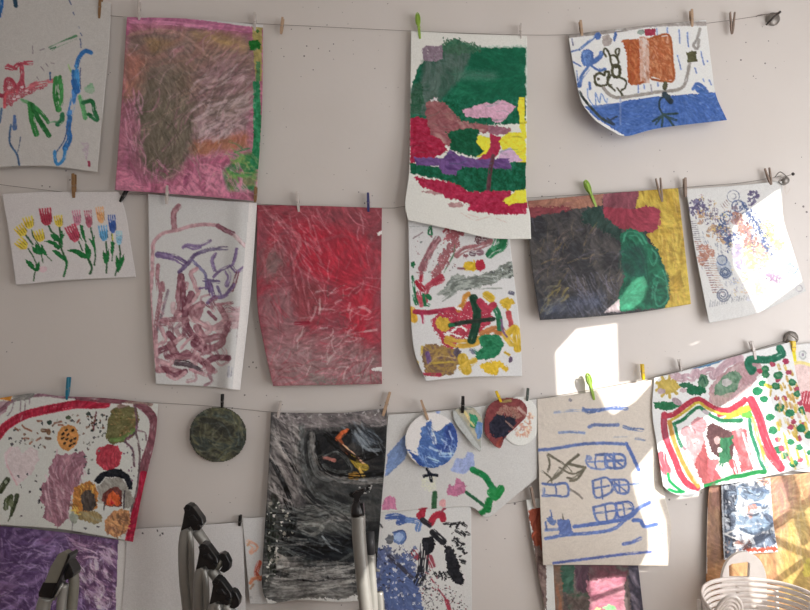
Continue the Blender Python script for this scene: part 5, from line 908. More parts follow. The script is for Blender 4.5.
def f25(p):
    p.f(370, 500, 5.545); s = lambda q, w_, c, d=.2, **k: p.st(q, w_, c, dry=d, **k)
    p.mot([(35,280),(80,250),(150,300),(230,300),(260,420),(300,620),(40,620),(30,420)], [(78,86,128),(96,102,146),(70,72,100),(150,146,160)], .2, 60, 2, rag=2)
    p.mot([(70,380),(200,300),(260,430),(300,620),(100,620),(60,480)], [(70,84,136),(84,98,150),(60,70,112)], .16, 70, 2, rag=1.5, op=.85)
    s([(100,95),(150,90),(195,110),(160,125)], 30, (66,86,146)); s([(210,110),(270,120),(265,160)], 30, (96,118,170), .3); p.ell(162,205,38,42,(92,112,166),rag=.8); p.ell(160,205,26,26,(140,152,190),rag=.8); s([(128,180),(185,170),(200,210),(175,245)], 6, (50,66,120))
    p.ell(110,220,24,26,(90,88,96),rag=.8); s([(55,135),(65,150)], 12, (60,56,60), .3); s([(105,310),(160,360),(230,430)], 22, (60,56,72), .25)
    p.poly([(255,90),(275,50),(310,45),(305,90),(280,110),(262,105)], (176,36,66), rag=.6); s([(335,130),(360,90),(395,80),(405,105)], 34, (180,36,66), .05); s([(395,65),(415,45)], 12, (150,50,80)); s([(248,290),(260,310)], 40, (150,50,70), .3); s([(330,320),(345,360)], 34, (150,60,80), .25)
    p.poly([(290,205),(350,205),(362,245),(340,290),(315,310),(290,260)], (26,24,30), rag=1); s([(300,260),(290,400),(270,450)], 52, (34,32,40), .35); s([(290,110),(330,140)], 26, (40,36,44), .3); s([(350,180),(405,230)], 36, (30,28,34), .2)
    p.poly([(425,255),(455,255),(480,320),(520,440),(520,470),(470,465),(440,420),(425,380),(410,250)], (28,26,32), rag=1)
    for a, b, c, d in ((410,130,450,130),(450,135,500,125),(480,150,495,125),(510,130,535,145),(475,170,500,185),(510,175,525,195),(530,180,550,190),(470,230,490,250),(490,270,510,270),(480,215,490,230),(500,235,520,245),(500,330,525,340),(360,405,375,430),(385,400,400,430),(410,400,425,420),(430,400,440,410),(510,345,525,350)): s([(a,b),(c,d)], 13, (34,32,36), .25)
    p.dabs([(270,400),(330,380),(360,620),(290,620)], 60, .5, 1.3, [(40,38,44),(90,84,96)]); p.dabs([(370,460),(520,520),(550,600),(420,620),(370,540)], 60, .3, .9, [(50,46,50),(90,84,90)])
    s([(340,440),(400,520),(430,570),(435,615)], 9, (150,60,80), .25); s([(425,560),(440,600)], 22, (180,50,80), .3); p.dabs([(40,260),(250,280),(280,600),(40,600)], 60, .6, 1.6, [(176,168,176),(50,52,76),(150,150,170)])
    p.dabs([(20,240),(270,260),(320,620),(10,620)], 150, .6, 1.9, [(86,94,136),(190,182,186),(70,76,112),(104,110,150),(60,58,80)], op=.8, rag=1)
    p.dabs([(430,110),(555,120),(540,360),(450,300)], 26, .9, 1.9, [(36,34,38)], rag=1.2); p.dabs([(360,395),(440,395),(440,440),(360,440)], 18, .7, 1.4, [(38,36,42)], rag=1)
    p.dabs([(280,360),(350,380),(560,610),(300,620)], 120, .4, 1.2, [(56,54,60),(96,90,96),(130,70,84)])
sheet('hanging_painting', [(378,513),(425,509),(471,506)], [(471,506),(472,625)], [(358,640),(472,625)], [(378,513),(375,560),(358,640)], [[2.2,2.2],[2.6,2.4]], (184,172,172), (184,173,173), f25, seed=35,
      label='white paper splattered with blue and black paint below the flower drawing')
def f27(p):
    p.f(370, 470, 4.354); p.C[:] = (206,196,190)
    p.mot([(690,175),(750,160),(765,230),(760,400),(735,345),(715,330),(700,290),(710,260),(695,220)], [(150,62,44),(170,80,56),(130,50,40)], .3, 85, 3, rag=.6)
    p.mot([(710,330),(740,330),(765,400),(770,620),(745,560)], [(110,84,80),(140,112,104),(90,66,64)], .3, 80, 3, rag=.6)
    p.st([(705,290),(720,270)], 7, (206,90,60))
sheet('hanging_drawing', [(526,500),(550,497)], [(550,497),(556,625)], [(548,625),(556,625)], [(526,500),(533,545),(548,625)], [[2.0,2.0],[2.4,2.4]], (200,188,184), (206,196,190), f27, seed=36,
      label='narrow strip of red-brown painting left of the blue house drawing', cat_='painting')
def f28(p):
    p.f(525, 555, 6.23)
    p.mot(None, [(100,80,76),(84,72,70),(124,100,96),(92,96,84)], .2, 85, 3)
    p.mot([(120,60),(230,60),(240,360),(140,360)], [(140,90,66),(120,96,84),(170,100,70)], .2, 87, 4, rag=1)
    p.mot([(220,60),(310,60),(300,250),(240,230)], [(50,84,68),(66,96,80),(70,64,66)], .2, 87, 3, rag=1)
    p.mot([(310,60),(400,60),(390,250),(320,220)], [(104,64,84),(84,60,74),(120,90,100)], .2, 87, 3, rag=1)
    p.mot([(400,60),(640,60),(630,170),(400,160)], [(130,64,80),(110,66,76),(96,90,84)], .2, 20, 3, rag=1)
    p.mot([(640,60),(720,60),(745,360),(660,360)], [(84,70,84),(60,54,64),(130,112,130)], .2, 70, 4, rag=1)
    p.mot([(380,160),(620,130),(625,360),(400,360)], [(190,110,136),(176,100,122),(206,140,150)], .15, 20, 2, rag=1)  # pink area, brightened in the pigment where the sun patch falls
    p.mot([(260,240),(400,230),(400,340),(270,340)], [(80,64,60),(110,90,84),(60,84,66)], .25, 30, 2, rag=1)
    p.ell(530,330,40,16,(130,176,120),rag=1); p.ell(450,335,20,10,(210,190,120),rag=1)
sheet('hanging_painting', [(541,563),(590,562),(638,563)], [(638,563),(641,590),(645,625)], [(549,625),(645,625)], [(541,563),(549,625)], [[2.2,2.2],[2.4,2.4]], (204,190,186), (100,80,76), f28, mat=M_TEMP, seed=37,
      label='striped brown, green and pink painting below the blue house drawing')
def f29(p):
    p.f(700, 470, 6.78)
    p.mot(None, [(214,156,100),(202,140,94),(222,170,112),(208,144,108)], .12, 82, 4)
    p.mot([(480,60),(620,60),(640,250),(600,300),(540,330),(480,200)], [(216,150,130),(206,140,124),(222,166,130)], .12, 85, 4, op=.9, soft=5)
    p.mot([(50,100),(150,100),(150,260),(60,300)], [(176,120,100),(166,110,96)], .12, 88, 4, op=.9, soft=4); p.mot([(50,280),(160,260),(165,640),(50,640)], [(180,136,100),(170,124,92),(166,120,100)], .12, 88, 4, op=.9, soft=4)  # left strip painted browner to stand for its shade
    p.mot([(600,320),(760,200),(760,900),(560,900),(540,600)], [(222,186,90),(214,170,84),(230,196,110)], .12, 80, 4, op=.85, soft=5); p.ell(735,660,34,70,(234,210,70),.3,op=.7,rag=1)
    p.mot([(330,60),(440,50),(430,90),(360,110)], [(176,110,112),(160,100,100)], .2, 0, 2, rag=1)
    p.streaks([(500,80),(740,80),(740,640),(400,640)], 70, 26, 1.2, [(226,190,140),(190,136,90),(230,200,140)], 82, 12, .5)
    p.poly([(30,90),(52,90),(46,700),(24,700)], (220,206,196), rag=.1)
sheet('hanging_painting', [(709,486),(740,480),(780,476),(830,470)], [(830,470),(840,640)], [(705,640),(840,640)], [(709,486),(707,520),(705,640)], [[2.0,2.0,2.0],[2.4,2.6,2.4]], (250,240,232), (212,166,100), f29, mat=M_TEMP, seed=38,
      label='large orange and yellow streaked painting in the bottom right corner')
def f30(p):
    p.f(700, 470, 6.78); s = lambda q, w_, c, d=.2, **k: p.st(q, w_, c, dry=d, **k)
    p.mot([(140,60),(260,60),(250,220),(240,400),(280,560),(160,600),(150,300)], [(70,76,92),(120,126,140),(50,54,68),(206,206,212)], .25, 60, 1.6, rag=1.2, contrast=1.5)
    for q, w_ in (([(300,130),(350,150),(400,140),(450,150)],34),([(290,170),(360,190),(430,180)],40),([(250,120),(290,100),(320,120)],14),([(250,130),(260,180),(240,230)],14),([(340,240),(450,240)],22),([(250,290),(300,330),(400,310)],26),([(260,370),(330,400),(440,390)],46),([(300,350),(400,340),(440,360)],30),([(450,320),(490,340),(460,380)],44),([(270,240),(260,300),(290,350)],14)): s(q, w_, (136,156,180), .15)
    s([(280,400),(360,430),(420,400)], 20, (80,94,116)); s([(450,310),(490,350)], 34, (90,100,124), .1); s([(390,130),(450,145)], 20, (104,124,156)); s([(380,230),(450,245)], 18, (96,120,156))
    p.mot([(360,470),(420,430),(500,430),(515,500),(470,530),(380,520)], [(120,130,150),(90,98,120),(150,158,174)], .25, -20, 2, rag=1)
    p.poly([(320,240),(380,235),(385,260),(340,270),(360,300),(340,330),(325,300)], (222,140,120), rag=1); p.poly([(250,470),(340,470),(350,530),(290,540),(260,500)], (150,100,90), rag=1.5, tex=.2); p.poly([(290,530),(400,525),(530,525),(530,552),(330,552)], (216,90,66), rag=1)
    s([(400,80),(460,70),(440,100)], 22, (232,150,120), .3); s([(250,470),(160,430),(180,430),(250,400)], 10, (224,218,214)); p.dabs([(160,460),(260,460),(260,600),(160,600)], 30, .8, 1.8, [(200,170,160),(60,60,70),(150,120,110),(220,214,210)])
    p.streaks([(150,70),(470,80),(520,500),(160,560)], 90, 8, 3.0, [(120,140,166),(84,94,116),(236,238,242),(150,168,190),(60,66,80)], lambda x, y: 20+60*math.sin(x*.2+y*.3), 40, .75)
    s([(150,60),(152,200),(160,380),(165,590)], 8, (196,196,200), .1)
sheet('hanging_drawing', [(721,483),(745,480),(770,478)], [(770,478),(773,520),(778,552)], [(724,560),(750,554),(778,552)], [(721,483),(722,520),(724,560)], [[2.6,2.7],[3.1,3.2]], (246,238,234), (236,234,236), f30, seed=39,
      label='small white print of grey-blue blots on the orange and yellow painting', cat_='painting')
# ================================================================== cords, hooks, pegs
def tube(bm, pts, r, n=8, caps=True):
    pts = [Vector(p) for p in pts]; rings = []; up = None
    rr = r if isinstance(r, (list, tuple)) else [r]*len(pts)
    for i, p in enumerate(pts):
        t = (pts[min(i+1, len(pts)-1)]-pts[max(i-1, 0)]).normalized()
        if up is None: up = t.orthogonal().normalized()
        up = (up-t*up.dot(t)).normalized(); b = t.cross(up)
        rings.append([bm.verts.new(p+(up*math.cos(k*2*math.pi/n)+b*math.sin(k*2*math.pi/n))*rr[i]) for k in range(n)])
    for a, b in zip(rings, rings[1:]):
        for k in range(n): bm.faces.new((a[k], a[(k+1) % n], b[(k+1) % n], b[k]))
    if caps: bm.faces.new(rings[0][::-1]); bm.faces.new(rings[-1])
    return bm
def smooth3(pts, n=6): return [Vector(v) for v in cat([tuple(p) for p in pts], n)]
M_CORD = plain('grey_cord', (122, 114, 110), .7, noise=.2); M_STEEL = plain('worn_zinc', (150, 146, 142), .42, .7, bump=.2)
M_DARKSTEEL = plain('dark_steel', (80, 76, 74), .4, .8)
def cord(pts, label, d=1.7, r=.0008):
    bm = bmesh.new(); tube(bm, smooth3([P(x, y, -d/100) for x, y in pts], 8), r, 6)
    return setp(link('clothesline', bm, M_CORD, smooth=True), label, 'cord', 'cords stretched across the wall')
cord([(-40,3),(60,9),(125,17),(265,24),(411,31),(470,33.5),(528,35),(570,34.5),(640,30),(700,24),(735,19.5),(764,15),(777,12.5)], 'topmost thin grey cord running to the round hook at the upper right')
cord([(-40,178),(0,184.5),(45,190),(75,193),(120,194),(150,195),(257,204),(380,208),(411,206),(527,198),(590,194),(660,190),(690,187),(740,183),(768,178.5),(781,176)], 'second thin grey cord from the top, carrying the tulip sheet and the red painting')
cord([(-40,398),(0,399),(60,399.5),(158,403),(220,407),(270,412),(300,413),(390,413),(421,412),(462,408),(500,404),(537,399),(590,390),(655,377),(730,357),(782,341.5),(788,339)], 'third thin grey cord from the top, sloping up to the hook beside the yellow peg')
cord([(60,534),(127,529),(185,526),(243,521.5),(270,520),(380,514),(440,510),(500,504.5),(530,500),(570,495),(640,486)], 'lowest thin grey cord, running behind the grey and black painting', d=1.5)

def hook(px, py, rpx, kind, label):
    r = rpx*3.28e-3; root = setp(bpy.data.objects.new('wall_hook', None), label, 'hook', 'metal hooks at the cord ends'); COL.objects.link(root)
    root.location = P(px, py, 0)
    bm = bmesh.new(); prof = [(0, .002), (r*.9, .0), (r, .004), (r*.95, .011), (r*.55, .014), (r*.25, .016), (0, .016)]
    rings = []
    for a, h in prof: rings.append([bm.verts.new((a*math.cos(k*math.pi/12), -h, a*math.sin(k*math.pi/12))) for k in range(24)])
    for A, B in zip(rings, rings[1:]):
        for k in range(24): bm.faces.new((A[k], A[(k+1) % 24], B[(k+1) % 24], B[k]))
    bmesh.ops.remove_doubles(bm, verts=bm.verts, dist=1e-5)
    link('base_plate', bm, M_STEEL, root, smooth=True)
    return root
def rel(root, pts): return [Vector(p)-root.location for p in pts]
h1 = hook(772, 20, 7, 0, 'round zinc wall hook at the right end of the topmost cord')
bm = bmesh.new(); tube(bm, rel(h1, [P(766,25,-.012), P(770,21,-.024), P(775,16,-.034), P(780.5,11.5,-.04)]), [.003, .0032, .0036, .0042], 8); link('hook_arm', bm, M_DARKSTEEL, h1, smooth=True)
bm = bmesh.new(); tube(bm, rel(h1, smooth3([P(756,16.5,-.018), P(760,15,-.02), P(766,14.5,-.024), P(777,13,-.036)])), .0016, 6); link('wire_loop', bm, M_CORD, h1, smooth=True)
h2 = hook(784, 181, 4.2, 0, 'wire wall hook beside the stamped print at the right')
bm = bmesh.new(); tube(bm, rel(h2, smooth3([P(775,177,-.02), P(780,172,-.03), P(786,176,-.034), P(789,181,-.034), P(784,185,-.03), P(779,182,-.026), P(782,178,-.028), P(793,174,-.03)], 8)), .0017, 7); link('hook_arm', bm, M_STEEL, h2, smooth=True)
bm = bmesh.new(); bmesh.ops.create_uvsphere(bm, u_segments=10, v_segments=6, radius=.0055); bmesh.ops.translate(bm, verts=bm.verts, vec=P(793,174,-.03)-h2.location); link('arm_tip', bm, M_DARKSTEEL, h2, smooth=True)
bm = bmesh.new(); tube(bm, rel(h2, smooth3([P(786,184,-.03), P(785,190,-.03), P(787,194,-.028), P(790,188,-.03)], 8)), .0009, 6); link('cord_end', bm, plain('white_thread', (220,212,206), .7), h2, smooth=True)
h3 = hook(790, 338, 7, 0, 'zinc wall hook at the right end of the third cord above the yellow peg')
bm = bmesh.new(); tube(bm, rel(h3, smooth3([P(784,341,-.018), P(788,334,-.03), P(793,336,-.034), P(798,340,-.034)], 6)), .003, 8); link('hook_arm', bm, M_STEEL, h3, smooth=True)

PEGM = {'wood': plain('peg_beech', (184,156,130), .6, sc=120, bump=.3), 'palewood': plain('peg_pale_wood', (196,176,158), .6, sc=120), 'brown': plain('peg_orange_wood', (142,108,72), .6, sc=120),
        'greywood': plain('peg_weathered_wood', (152,134,122), .7, sc=120), 'black': plain('peg_black_plastic', (24,24,26), .35), 'blue': plain('peg_blue_plastic', (44,48,110), .35),
        'teal': plain('peg_teal_plastic', (30,120,150), .35), 'green': plain('peg_lime_plastic', (150,188,72), .35), 'yellow': plain('peg_yellow_plastic', (232,196,20), .35),
        'clear': plain('peg_frosted_plastic', (205,198,194), .25, trans=.0), 'darkgreen': plain('peg_grey_green_plastic', (84,96,92), .4)}
def peg(x0, y0, x1, y1, kind, label, side=False, d=2.2, loop=False, wpx=2.7):
    """a sprung peg; x0,y0 the finger end, x1,y1 the biting end"""
    a, b = P(x0, y0, -d/100), P(x1, y1, -d/100); L_ = (b-a).length; ax = (b-a).normalized()
    root = setp(bpy.data.objects.new('clothes_peg', None), label, 'clothes peg', 'clothes pegs on the cords'); COL.objects.link(root)
    root.location = (a+b)/2
    nrm = Vector((0, -1, 0)); wdir = ax.cross(nrm).normalized(); nrm = wdir.cross(ax).normalized()
    if side: wdir, nrm = nrm, wdir
    hw = wpx*3.28e-3/2; m = PEGM[kind]
    for s in (1, -1):
        bm = bmesh.new()
        prof = [(-.5, .0062, .0022), (-.46, .0066, .003), (-.1, .0036, .0042), (0, .0028, .004), (.12, .0024, .0046), (.3, .0016, .0038), (.46, .0012, .0022), (.5, .0012, .001)]
        rings = []
        for t, off, th in prof:
            w_ = hw*(.96 if abs(t) < .45 else .82); c = ax*(t*L_)
            rings.append([bm.verts.new(c+wdir*(sx*w_)+nrm*(s*(off+(th if sz else -.0008)))) for sx, sz in ((-1, 0), (1, 0), (1, 1), (-1, 1))])
        for A, B in zip(rings, rings[1:]):
            for k in range(4): bm.faces.new((A[k], A[(k+1) % 4], B[(k+1) % 4], B[k]))
        bm.faces.new(rings[0][::-1]); bm.faces.new(rings[-1]); bmesh.ops.recalc_face_normals(bm, faces=bm.faces)
        bmesh.ops.bevel(bm, geom=bm.edges[:], offset=.0005, segments=1, affect='EDGES')
        link('jaw', bm, m, root)
        if loop:
            bm = bmesh.new(); c = ax*(-.36*L_)+nrm*(s*.006)
            pts = [c+ax*(math.cos(k*math.pi/8)*.24*L_)+wdir*(math.sin(k*math.pi/8)*hw*1.55) for k in range(17)]
            tube(bm, pts, .0021, 6, False); link('handle_loop', bm, m, root, smooth=True)
    bm = bmesh.new(); c = ax*(-.02*L_)
    tube(bm, [c+wdir*(hw*1.25*(k/18*2-1))+(ax*math.cos(k*1.3)+nrm*math.sin(k*1.3))*.0034 for k in range(19)], .0008, 5)
    tube(bm, [c+wdir*(hw*.5)+nrm*.003, c+wdir*(hw*.5)+nrm*.0082+ax*.004, c-wdir*(hw*.5)+nrm*.0082+ax*.004, c-wdir*(hw*.5)+nrm*.003], .0008, 5)
    link('spring', bm, M_STEEL, root, smooth=True)
    return root
peg(101,-4,99.5,19,'brown','brown wooden peg at the right of the top left drawing')
peg(139,1,139.5,20,'clear','frosted peg at the top left corner of the pink and brown painting')
peg(255,13,255,31,'clear','frosted peg at the top right corner of the pink and brown painting')
peg(283,18,281,34,'wood','wooden peg alone on the topmost cord right of the pink and brown painting')
peg(417.5,16,420,39,'green','lime green peg at the top left of the green landscape painting',loop=True)
peg(520.5,24,521,39,'clear','thin frosted peg at the top right of the green landscape painting',wpx=1.7)
peg(580,21,582,36,'wood','wooden peg at the top left of the ship drawing')
peg(691,10,692,27,'wood','wooden peg at the top right of the ship drawing')
peg(732.5,12,732,34,'greywood','weathered wooden peg alone on the topmost cord before the hook',side=True)
peg(74,174,74,198,'brown','orange-brown wooden peg at the top of the tulip sheet',wpx=3.4)
peg(127.5,189,120,202,'black','black peg tilted at the top right of the tulip sheet')
peg(168,186,166.5,204,'clear','frosted peg at the top of the mauve tangled drawing',d=4.6)
peg(256,187,255,202,'brown','brown peg at the bottom right corner of the pink and brown painting',d=4.4)
peg(297,192,299,212,'clear','pinkish-white peg at the top left of the crimson painting')
peg(368,193,368.5,212,'blue','dark blue peg at the top right of the crimson painting')
peg(586,183,596,207,'green','lime green peg at the top of the black and mustard painting',loop=True)
peg(658,178,662,202,'greywood','open wooden peg at the top right of the black and mustard painting',side=True)
peg(684.5,178,685.5,197,'greywood','wooden peg at the top left of the stamped print')
peg(767,168,771,185,'greywood','open wooden peg at the top right of the stamped print',side=True)
peg(69,377,67,400,'teal','turquoise peg at the top of the dotted white painting')
peg(222.5,394,222,408,'black','black peg holding the round disc',wpx=2.4)
peg(281,401,278,418,'clear','frosted peg at the top left of the grey and black painting')
peg(390,392,383,416,'wood','wooden peg at the top right of the grey and black painting',wpx=3.2)
peg(421,400,428,420,'wood','wooden peg holding the blue splashed plate',d=3.4)
peg(463,396,462.5,413,'black','black peg holding the folded leaf-shaped plate',d=3.2,wpx=3.2)
peg(496,391,501,402,'yellow','mustard yellow peg holding the dark red plate',d=3.2)
peg(528,388,527,401,'darkgreen','grey-green peg between the pale plate and the blue house drawing',d=2.4,wpx=2.2)
peg(588,376,594,400,'green','lime green peg at the top of the blue house drawing',loop=True)
peg(642,364,643.5,380,'yellow','yellow peg between the blue house drawing and the rainbow painting')
peg(679,359,681.5,373,'clear','frosted peg at the upper left edge of the rainbow painting',wpx=1.8)
peg(751,341,755.5,360,'clear','frosted peg at the top of the rainbow painting above its thick green stroke')
peg(792.5,341,793.5,352,'yellow','bright yellow peg below the zinc hook at the far right',d=2.4,wpx=4)
peg(240.5,515,239.5,526,'black','small black peg at the right of the blank white sheet')
peg(531,487,535,508,'greywood','weathered peg at the top of the narrow red-brown strip',d=2.6)
# a small screw in the wall under the stamped print
# ================================================================== silver tube frames
M_ALU = plain('brushed_aluminium', (150,150,146), .36, .35, noise=.05, sc=30); M_BLK = plain('black_nylon', (26,26,28), .3, noise=.2)
M_GREYPL = plain('grey_plastic', (120,118,108), .5, noise=.05)
def arc(pts, n=7): return smooth3([P(x, y, Y) for x, y, Y in pts], n)
def obox(bm, pts2, Y, th):
    """a plate: outline given in the picture plane at depth Y, thickness th"""
    f = [bm.verts.new(P(x, y, Y)) for x, y in pts2]; b = [bm.verts.new(v.co+Vector((0, th, 0))) for v in f]; n = len(f)
    bm.faces.new(f); bm.faces.new(b[::-1])
    for k in range(n): bm.faces.new((f[k], b[k], b[(k+1) % n], f[(k+1) % n]))
def shift(o, root):
    for v in o.data.vertices: v.co -= root.location
    o.parent = root; return o
def floorp(v): return Vector((v.x, v.y, .02))
def nested_frame(dx, dy, Y, label):
    root = setp(bpy.data.objects.new('folding_frame', None), label, 'folding frame', 'folded silver frames at the wall'); COL.objects.link(root)
    q = lambda x, y: (x+dx, y+dy)
    root.location = floorp(P(*q(183, 600), Y))
    main = arc([(*q(189,528), Y), (*q(186,535), Y), (*q(184.5,550), Y), (*q(185.5,580), Y), (*q(189,612), Y)], 6); main.append(floorp(main[-1]))
    bm = bmesh.new(); tube(bm, main, .0172, 16); shift(link('main_tube', bm, M_ALU, smooth=True), root)
    st = arc([(*q(189,530), Y-.012), (*q(191,545), Y-.016), (*q(192,580), Y-.016), (*q(195,612), Y-.016)], 6); st.append(floorp(st[-1]))
    bm = bmesh.new(); tube(bm, st, .008, 10); shift(link('inner_tube', bm, M_ALU, smooth=True), root)
    bm = bmesh.new(); tube(bm, arc([(*q(196,530), Y+.01), (*q(205,543), Y+.01), (*q(212,556), Y+.01)], 4), .015, 12); shift(link('cross_tube', bm, M_ALU, smooth=True), root)
    bm = bmesh.new(); obox(bm, [q(180.5,531), q(185,512), q(183,508), q(189,505), q(193,507), q(202,519), q(203,524), q(199,530), q(193,531), q(191,526)], Y-.018, .036)
    bmesh.ops.bevel(bm, geom=bm.edges[:], offset=.0014, segments=1, affect='EDGES'); shift(link('hinge_bracket', bm, M_BLK), root)
    bm = bmesh.new(); obox(bm, [q(187,517), q(193,515), q(198,521), q(190,520)], Y-.024, .012); obox(bm, [q(183,509), q(186,504.5), q(191,505.5), q(189,511)], Y-.02, .04)
    bmesh.ops.bevel(bm, geom=bm.edges[:], offset=.0015, segments=1, affect='EDGES'); shift(link('lever', bm, M_BLK), root)
    bm = bmesh.new(); c = P(*q(199.5,527), Y-.03); tube(bm, [c, c+Vector((0, -.012, 0))], .007, 12); shift(link('bolt', bm, M_BLK), root)
    bm = bmesh.new(); f = main[-1].copy(); f.z = 0; tube(bm, [f+Vector((0, 0, .001)), f+Vector((0, 0, .05))], .027, 14); shift(link('foot', bm, M_BLK, smooth=True), root)
    return root
def end_knob(root, x, y, Y, s=1.0):
    bm = bmesh.new(); obox(bm, [(x-5*s,y-4*s), (x+1*s,y-7*s), (x+5*s,y-5*s), (x+9*s,y+3*s), (x+8*s,y+10*s), (x+3*s,y+13*s), (x-2*s,y+11*s), (x+2*s,y+6*s), (x+2*s,y+1*s)], Y-.012, .03)
    bmesh.ops.bevel(bm, geom=bm.edges[:], offset=.0014, segments=1, affect='EDGES'); shift(link('tube_clamp', bm, M_BLK), root)
    bm = bmesh.new(); tube(bm, [P(x-7*s,y+9*s,Y+.004), P(x+2*s,y-3*s,Y+.004)], .013, 12); shift(link('side_tube', bm, M_GREYPL, smooth=True), root)
r1 = nested_frame(0, 0, -.28, 'tallest of the three stacked silver tube frames, with a black hinge on top')
r2 = nested_frame(15, 39, -.34, 'middle of the three stacked silver tube frames, with a black clamp at its right'); end_knob(r2, 221, 560, -.33)
r3 = nested_frame(28.5, 74, -.40, 'lowest of the three stacked silver tube frames, nearest the grey and black painting'); end_knob(r3, 231, 597, -.39, .95)

# frame at the left, in front of the violet painting
Y = -.36; root = setp(bpy.data.objects.new('folding_frame', None), 'silver tube frame with a grey flat lever in front of the violet painting', 'folding frame', 'folded silver frames at the wall'); COL.objects.link(root); root.location = floorp(P(46, 610, Y))
m_ = arc([(47,597,Y),(44,604,Y),(42,616,Y)], 5); m_.append(floorp(m_[-1])); bm = bmesh.new(); tube(bm, m_, .018, 14); shift(link('main_tube', bm, M_ALU, smooth=True), root)
m_ = arc([(73,573,Y+.01),(74,585,Y+.01),(71,616,Y+.01)], 5); m_.append(floorp(m_[-1])); bm = bmesh.new(); tube(bm, m_, .0135, 14); shift(link('rear_tube', bm, M_GREYPL, smooth=True), root)
m_ = arc([(64,584,Y-.005),(62,600,Y-.005),(61,616,Y-.005)], 5); m_.append(floorp(m_[-1])); bm = bmesh.new(); tube(bm, m_, .013, 14); shift(link('inner_tube', bm, M_ALU, smooth=True), root)
bm = bmesh.new(); obox(bm, [(44,583),(51,566),(58,554),(64,551.5),(68,554),(66,561),(57,583)], Y-.03, .028); bmesh.ops.bevel(bm, geom=bm.edges[:], offset=.0014, segments=1, affect='EDGES'); shift(link('lever', bm, M_GREYPL), root)
bm = bmesh.new(); obox(bm, [(68,553),(70,556),(58,583),(53,599),(51,598),(57,582),(66,560)], Y-.032, .05); obox(bm, [(43,582),(57,582),(52,599),(38,597),(38,593)], Y-.026, .052); obox(bm, [(64,574),(68,562),(71,567),(74,573),(72,578),(64,581)], Y-.02, .045)
bmesh.ops.bevel(bm, geom=bm.edges[:], offset=.002, segments=1, affect='EDGES'); shift(link('hinge_bracket', bm, M_BLK), root)
bm = bmesh.new(); tube(bm, [P(63,583,Y-.034), P(54,600,Y-.034)], .003, 8); shift(link('release_rod', bm, M_ALU, smooth=True), root)

# frame at the middle: tubes standing before the grey and black painting
Y = -.36; root = setp(bpy.data.objects.new('folding_frame', None), 'tall silver tubes with black tips in front of the grey and black painting', 'folding frame', 'folded silver frames at the wall'); COL.objects.link(root); root.location = floorp(P(365, 610, Y))
def leg(pts, r, name, mat):
    m_ = arc(pts, 6); m_.append(floorp(m_[-1])); bm = bmesh.new(); tube(bm, m_, r, 16); shift(link(name, bm, mat, smooth=True), root)
leg([(358.5,515,Y),(359,535,Y),(361,560,Y),(364,590,Y),(367,616,Y)], .0185, 'main_tube', M_ALU)
leg([(371,554,Y+.02),(371.5,575,Y+.02),(373,595,Y+.02),(374,616,Y+.02)], .0125, 'rear_tube', M_ALU)
leg([(379.5,592,Y+.03),(380.5,603,Y+.03),(381,616,Y+.03)], .0105, 'short_tube', M_ALU)
bm = bmesh.new(); tube(bm, arc([(356.5,498,Y),(357,505,Y),(358,516,Y)], 3), [.008,.009,.010,.015,.017,.019,.019], 14); shift(link('tube_cap', bm, M_BLK, smooth=True), root)
bm = bmesh.new(); obox(bm, [(352,495),(355,492),(359,492),(363,489),(366,490),(362,494),(359.5,497),(359,503),(355,502),(354,497)], Y-.012, .024); obox(bm, [(360,503),(363.5,504),(364.5,516),(360,516)], Y-.012, .03)
bmesh.ops.bevel(bm, geom=bm.edges[:], offset=.0015, segments=1, affect='EDGES'); shift(link('latch', bm, M_BLK), root)
bm = bmesh.new(); tube(bm, [P(370,532,Y+.02), P(371,556,Y+.02)], .0115, 14); shift(link('rear_cap', bm, plain('smoke_grey_plastic', (58,60,64), .4), smooth=True), root)
bm = bmesh.new(); tube(bm, [P(374,569,Y+.028), P(380,571,Y+.028)], .004, 8); shift(link('stop_pin', bm, M_ALU, smooth=True), root)

# ================================================================== slatted chairs at the right
M_CHAIR = plain('glossy_white_lacquer', (238,230,224), .3, noise=.05)
def finish(name, bm, mat, root, smooth=False, bev=.0015):
    if bev: bmesh.ops.bevel(bm, geom=[e for e in bm.edges if e.is_manifold], offset=bev, segments=2, affect='EDGES')
    return shift(link(name, bm, mat, smooth=smooth), root)
# round-backed chair of stacked curved slats
Y = -.34; top = P(757, 576.5, Y); RAD = .150; xc = P(766, 576, -.34-.15).x
root = setp(bpy.data.objects.new('slatted_chair', None), 'glossy white round chair of curved stacked slats in the bottom right corner', 'chair'); COL.objects.link(root)
root.location = (xc, Y-RAD, 0)
def slat(A0, A1, z, R0, hw=.0052, thick=.006, cx=0, cy=0, name='back_slat', dropf=0.0):
    bm = bmesh.new(); rows = []; m = 44
    for k in range(m+1):
        a = A0+(A1-A0)*k/m; o_ = Vector((math.sin(a), math.cos(a), 0)); e = abs(a)/math.radians(100)
        c = Vector((root.location.x+cx, root.location.y+cy, z-dropf*e**3))+o_*R0
        rows.append([bm.verts.new(c+o_*dx+Vector((0, 0, dz))) for dx, dz in ((-thick*.7, -hw), (thick*.7, -hw), (thick, 0), (thick*.7, hw), (-thick*.7, hw), (-thick, 0))])
    for A_, B_ in zip(rows, rows[1:]):
        for k in range(6): bm.faces.new((A_[k], A_[(k+1) % 6], B_[(k+1) % 6], B_[k]))
    bm.faces.new(rows[0][::-1]); bm.faces.new(rows[-1]); bmesh.ops.recalc_face_normals(bm, faces=bm.faces)
    finish(name, bm, M_CHAIR, root, True, 0)
H = top.z; h_ = math.radians(112)
for i in range(15): slat(-h_, h_, H-.006-i*.0142, RAD-.001*i, dropf=.03, thick=.0026, hw=.0052)
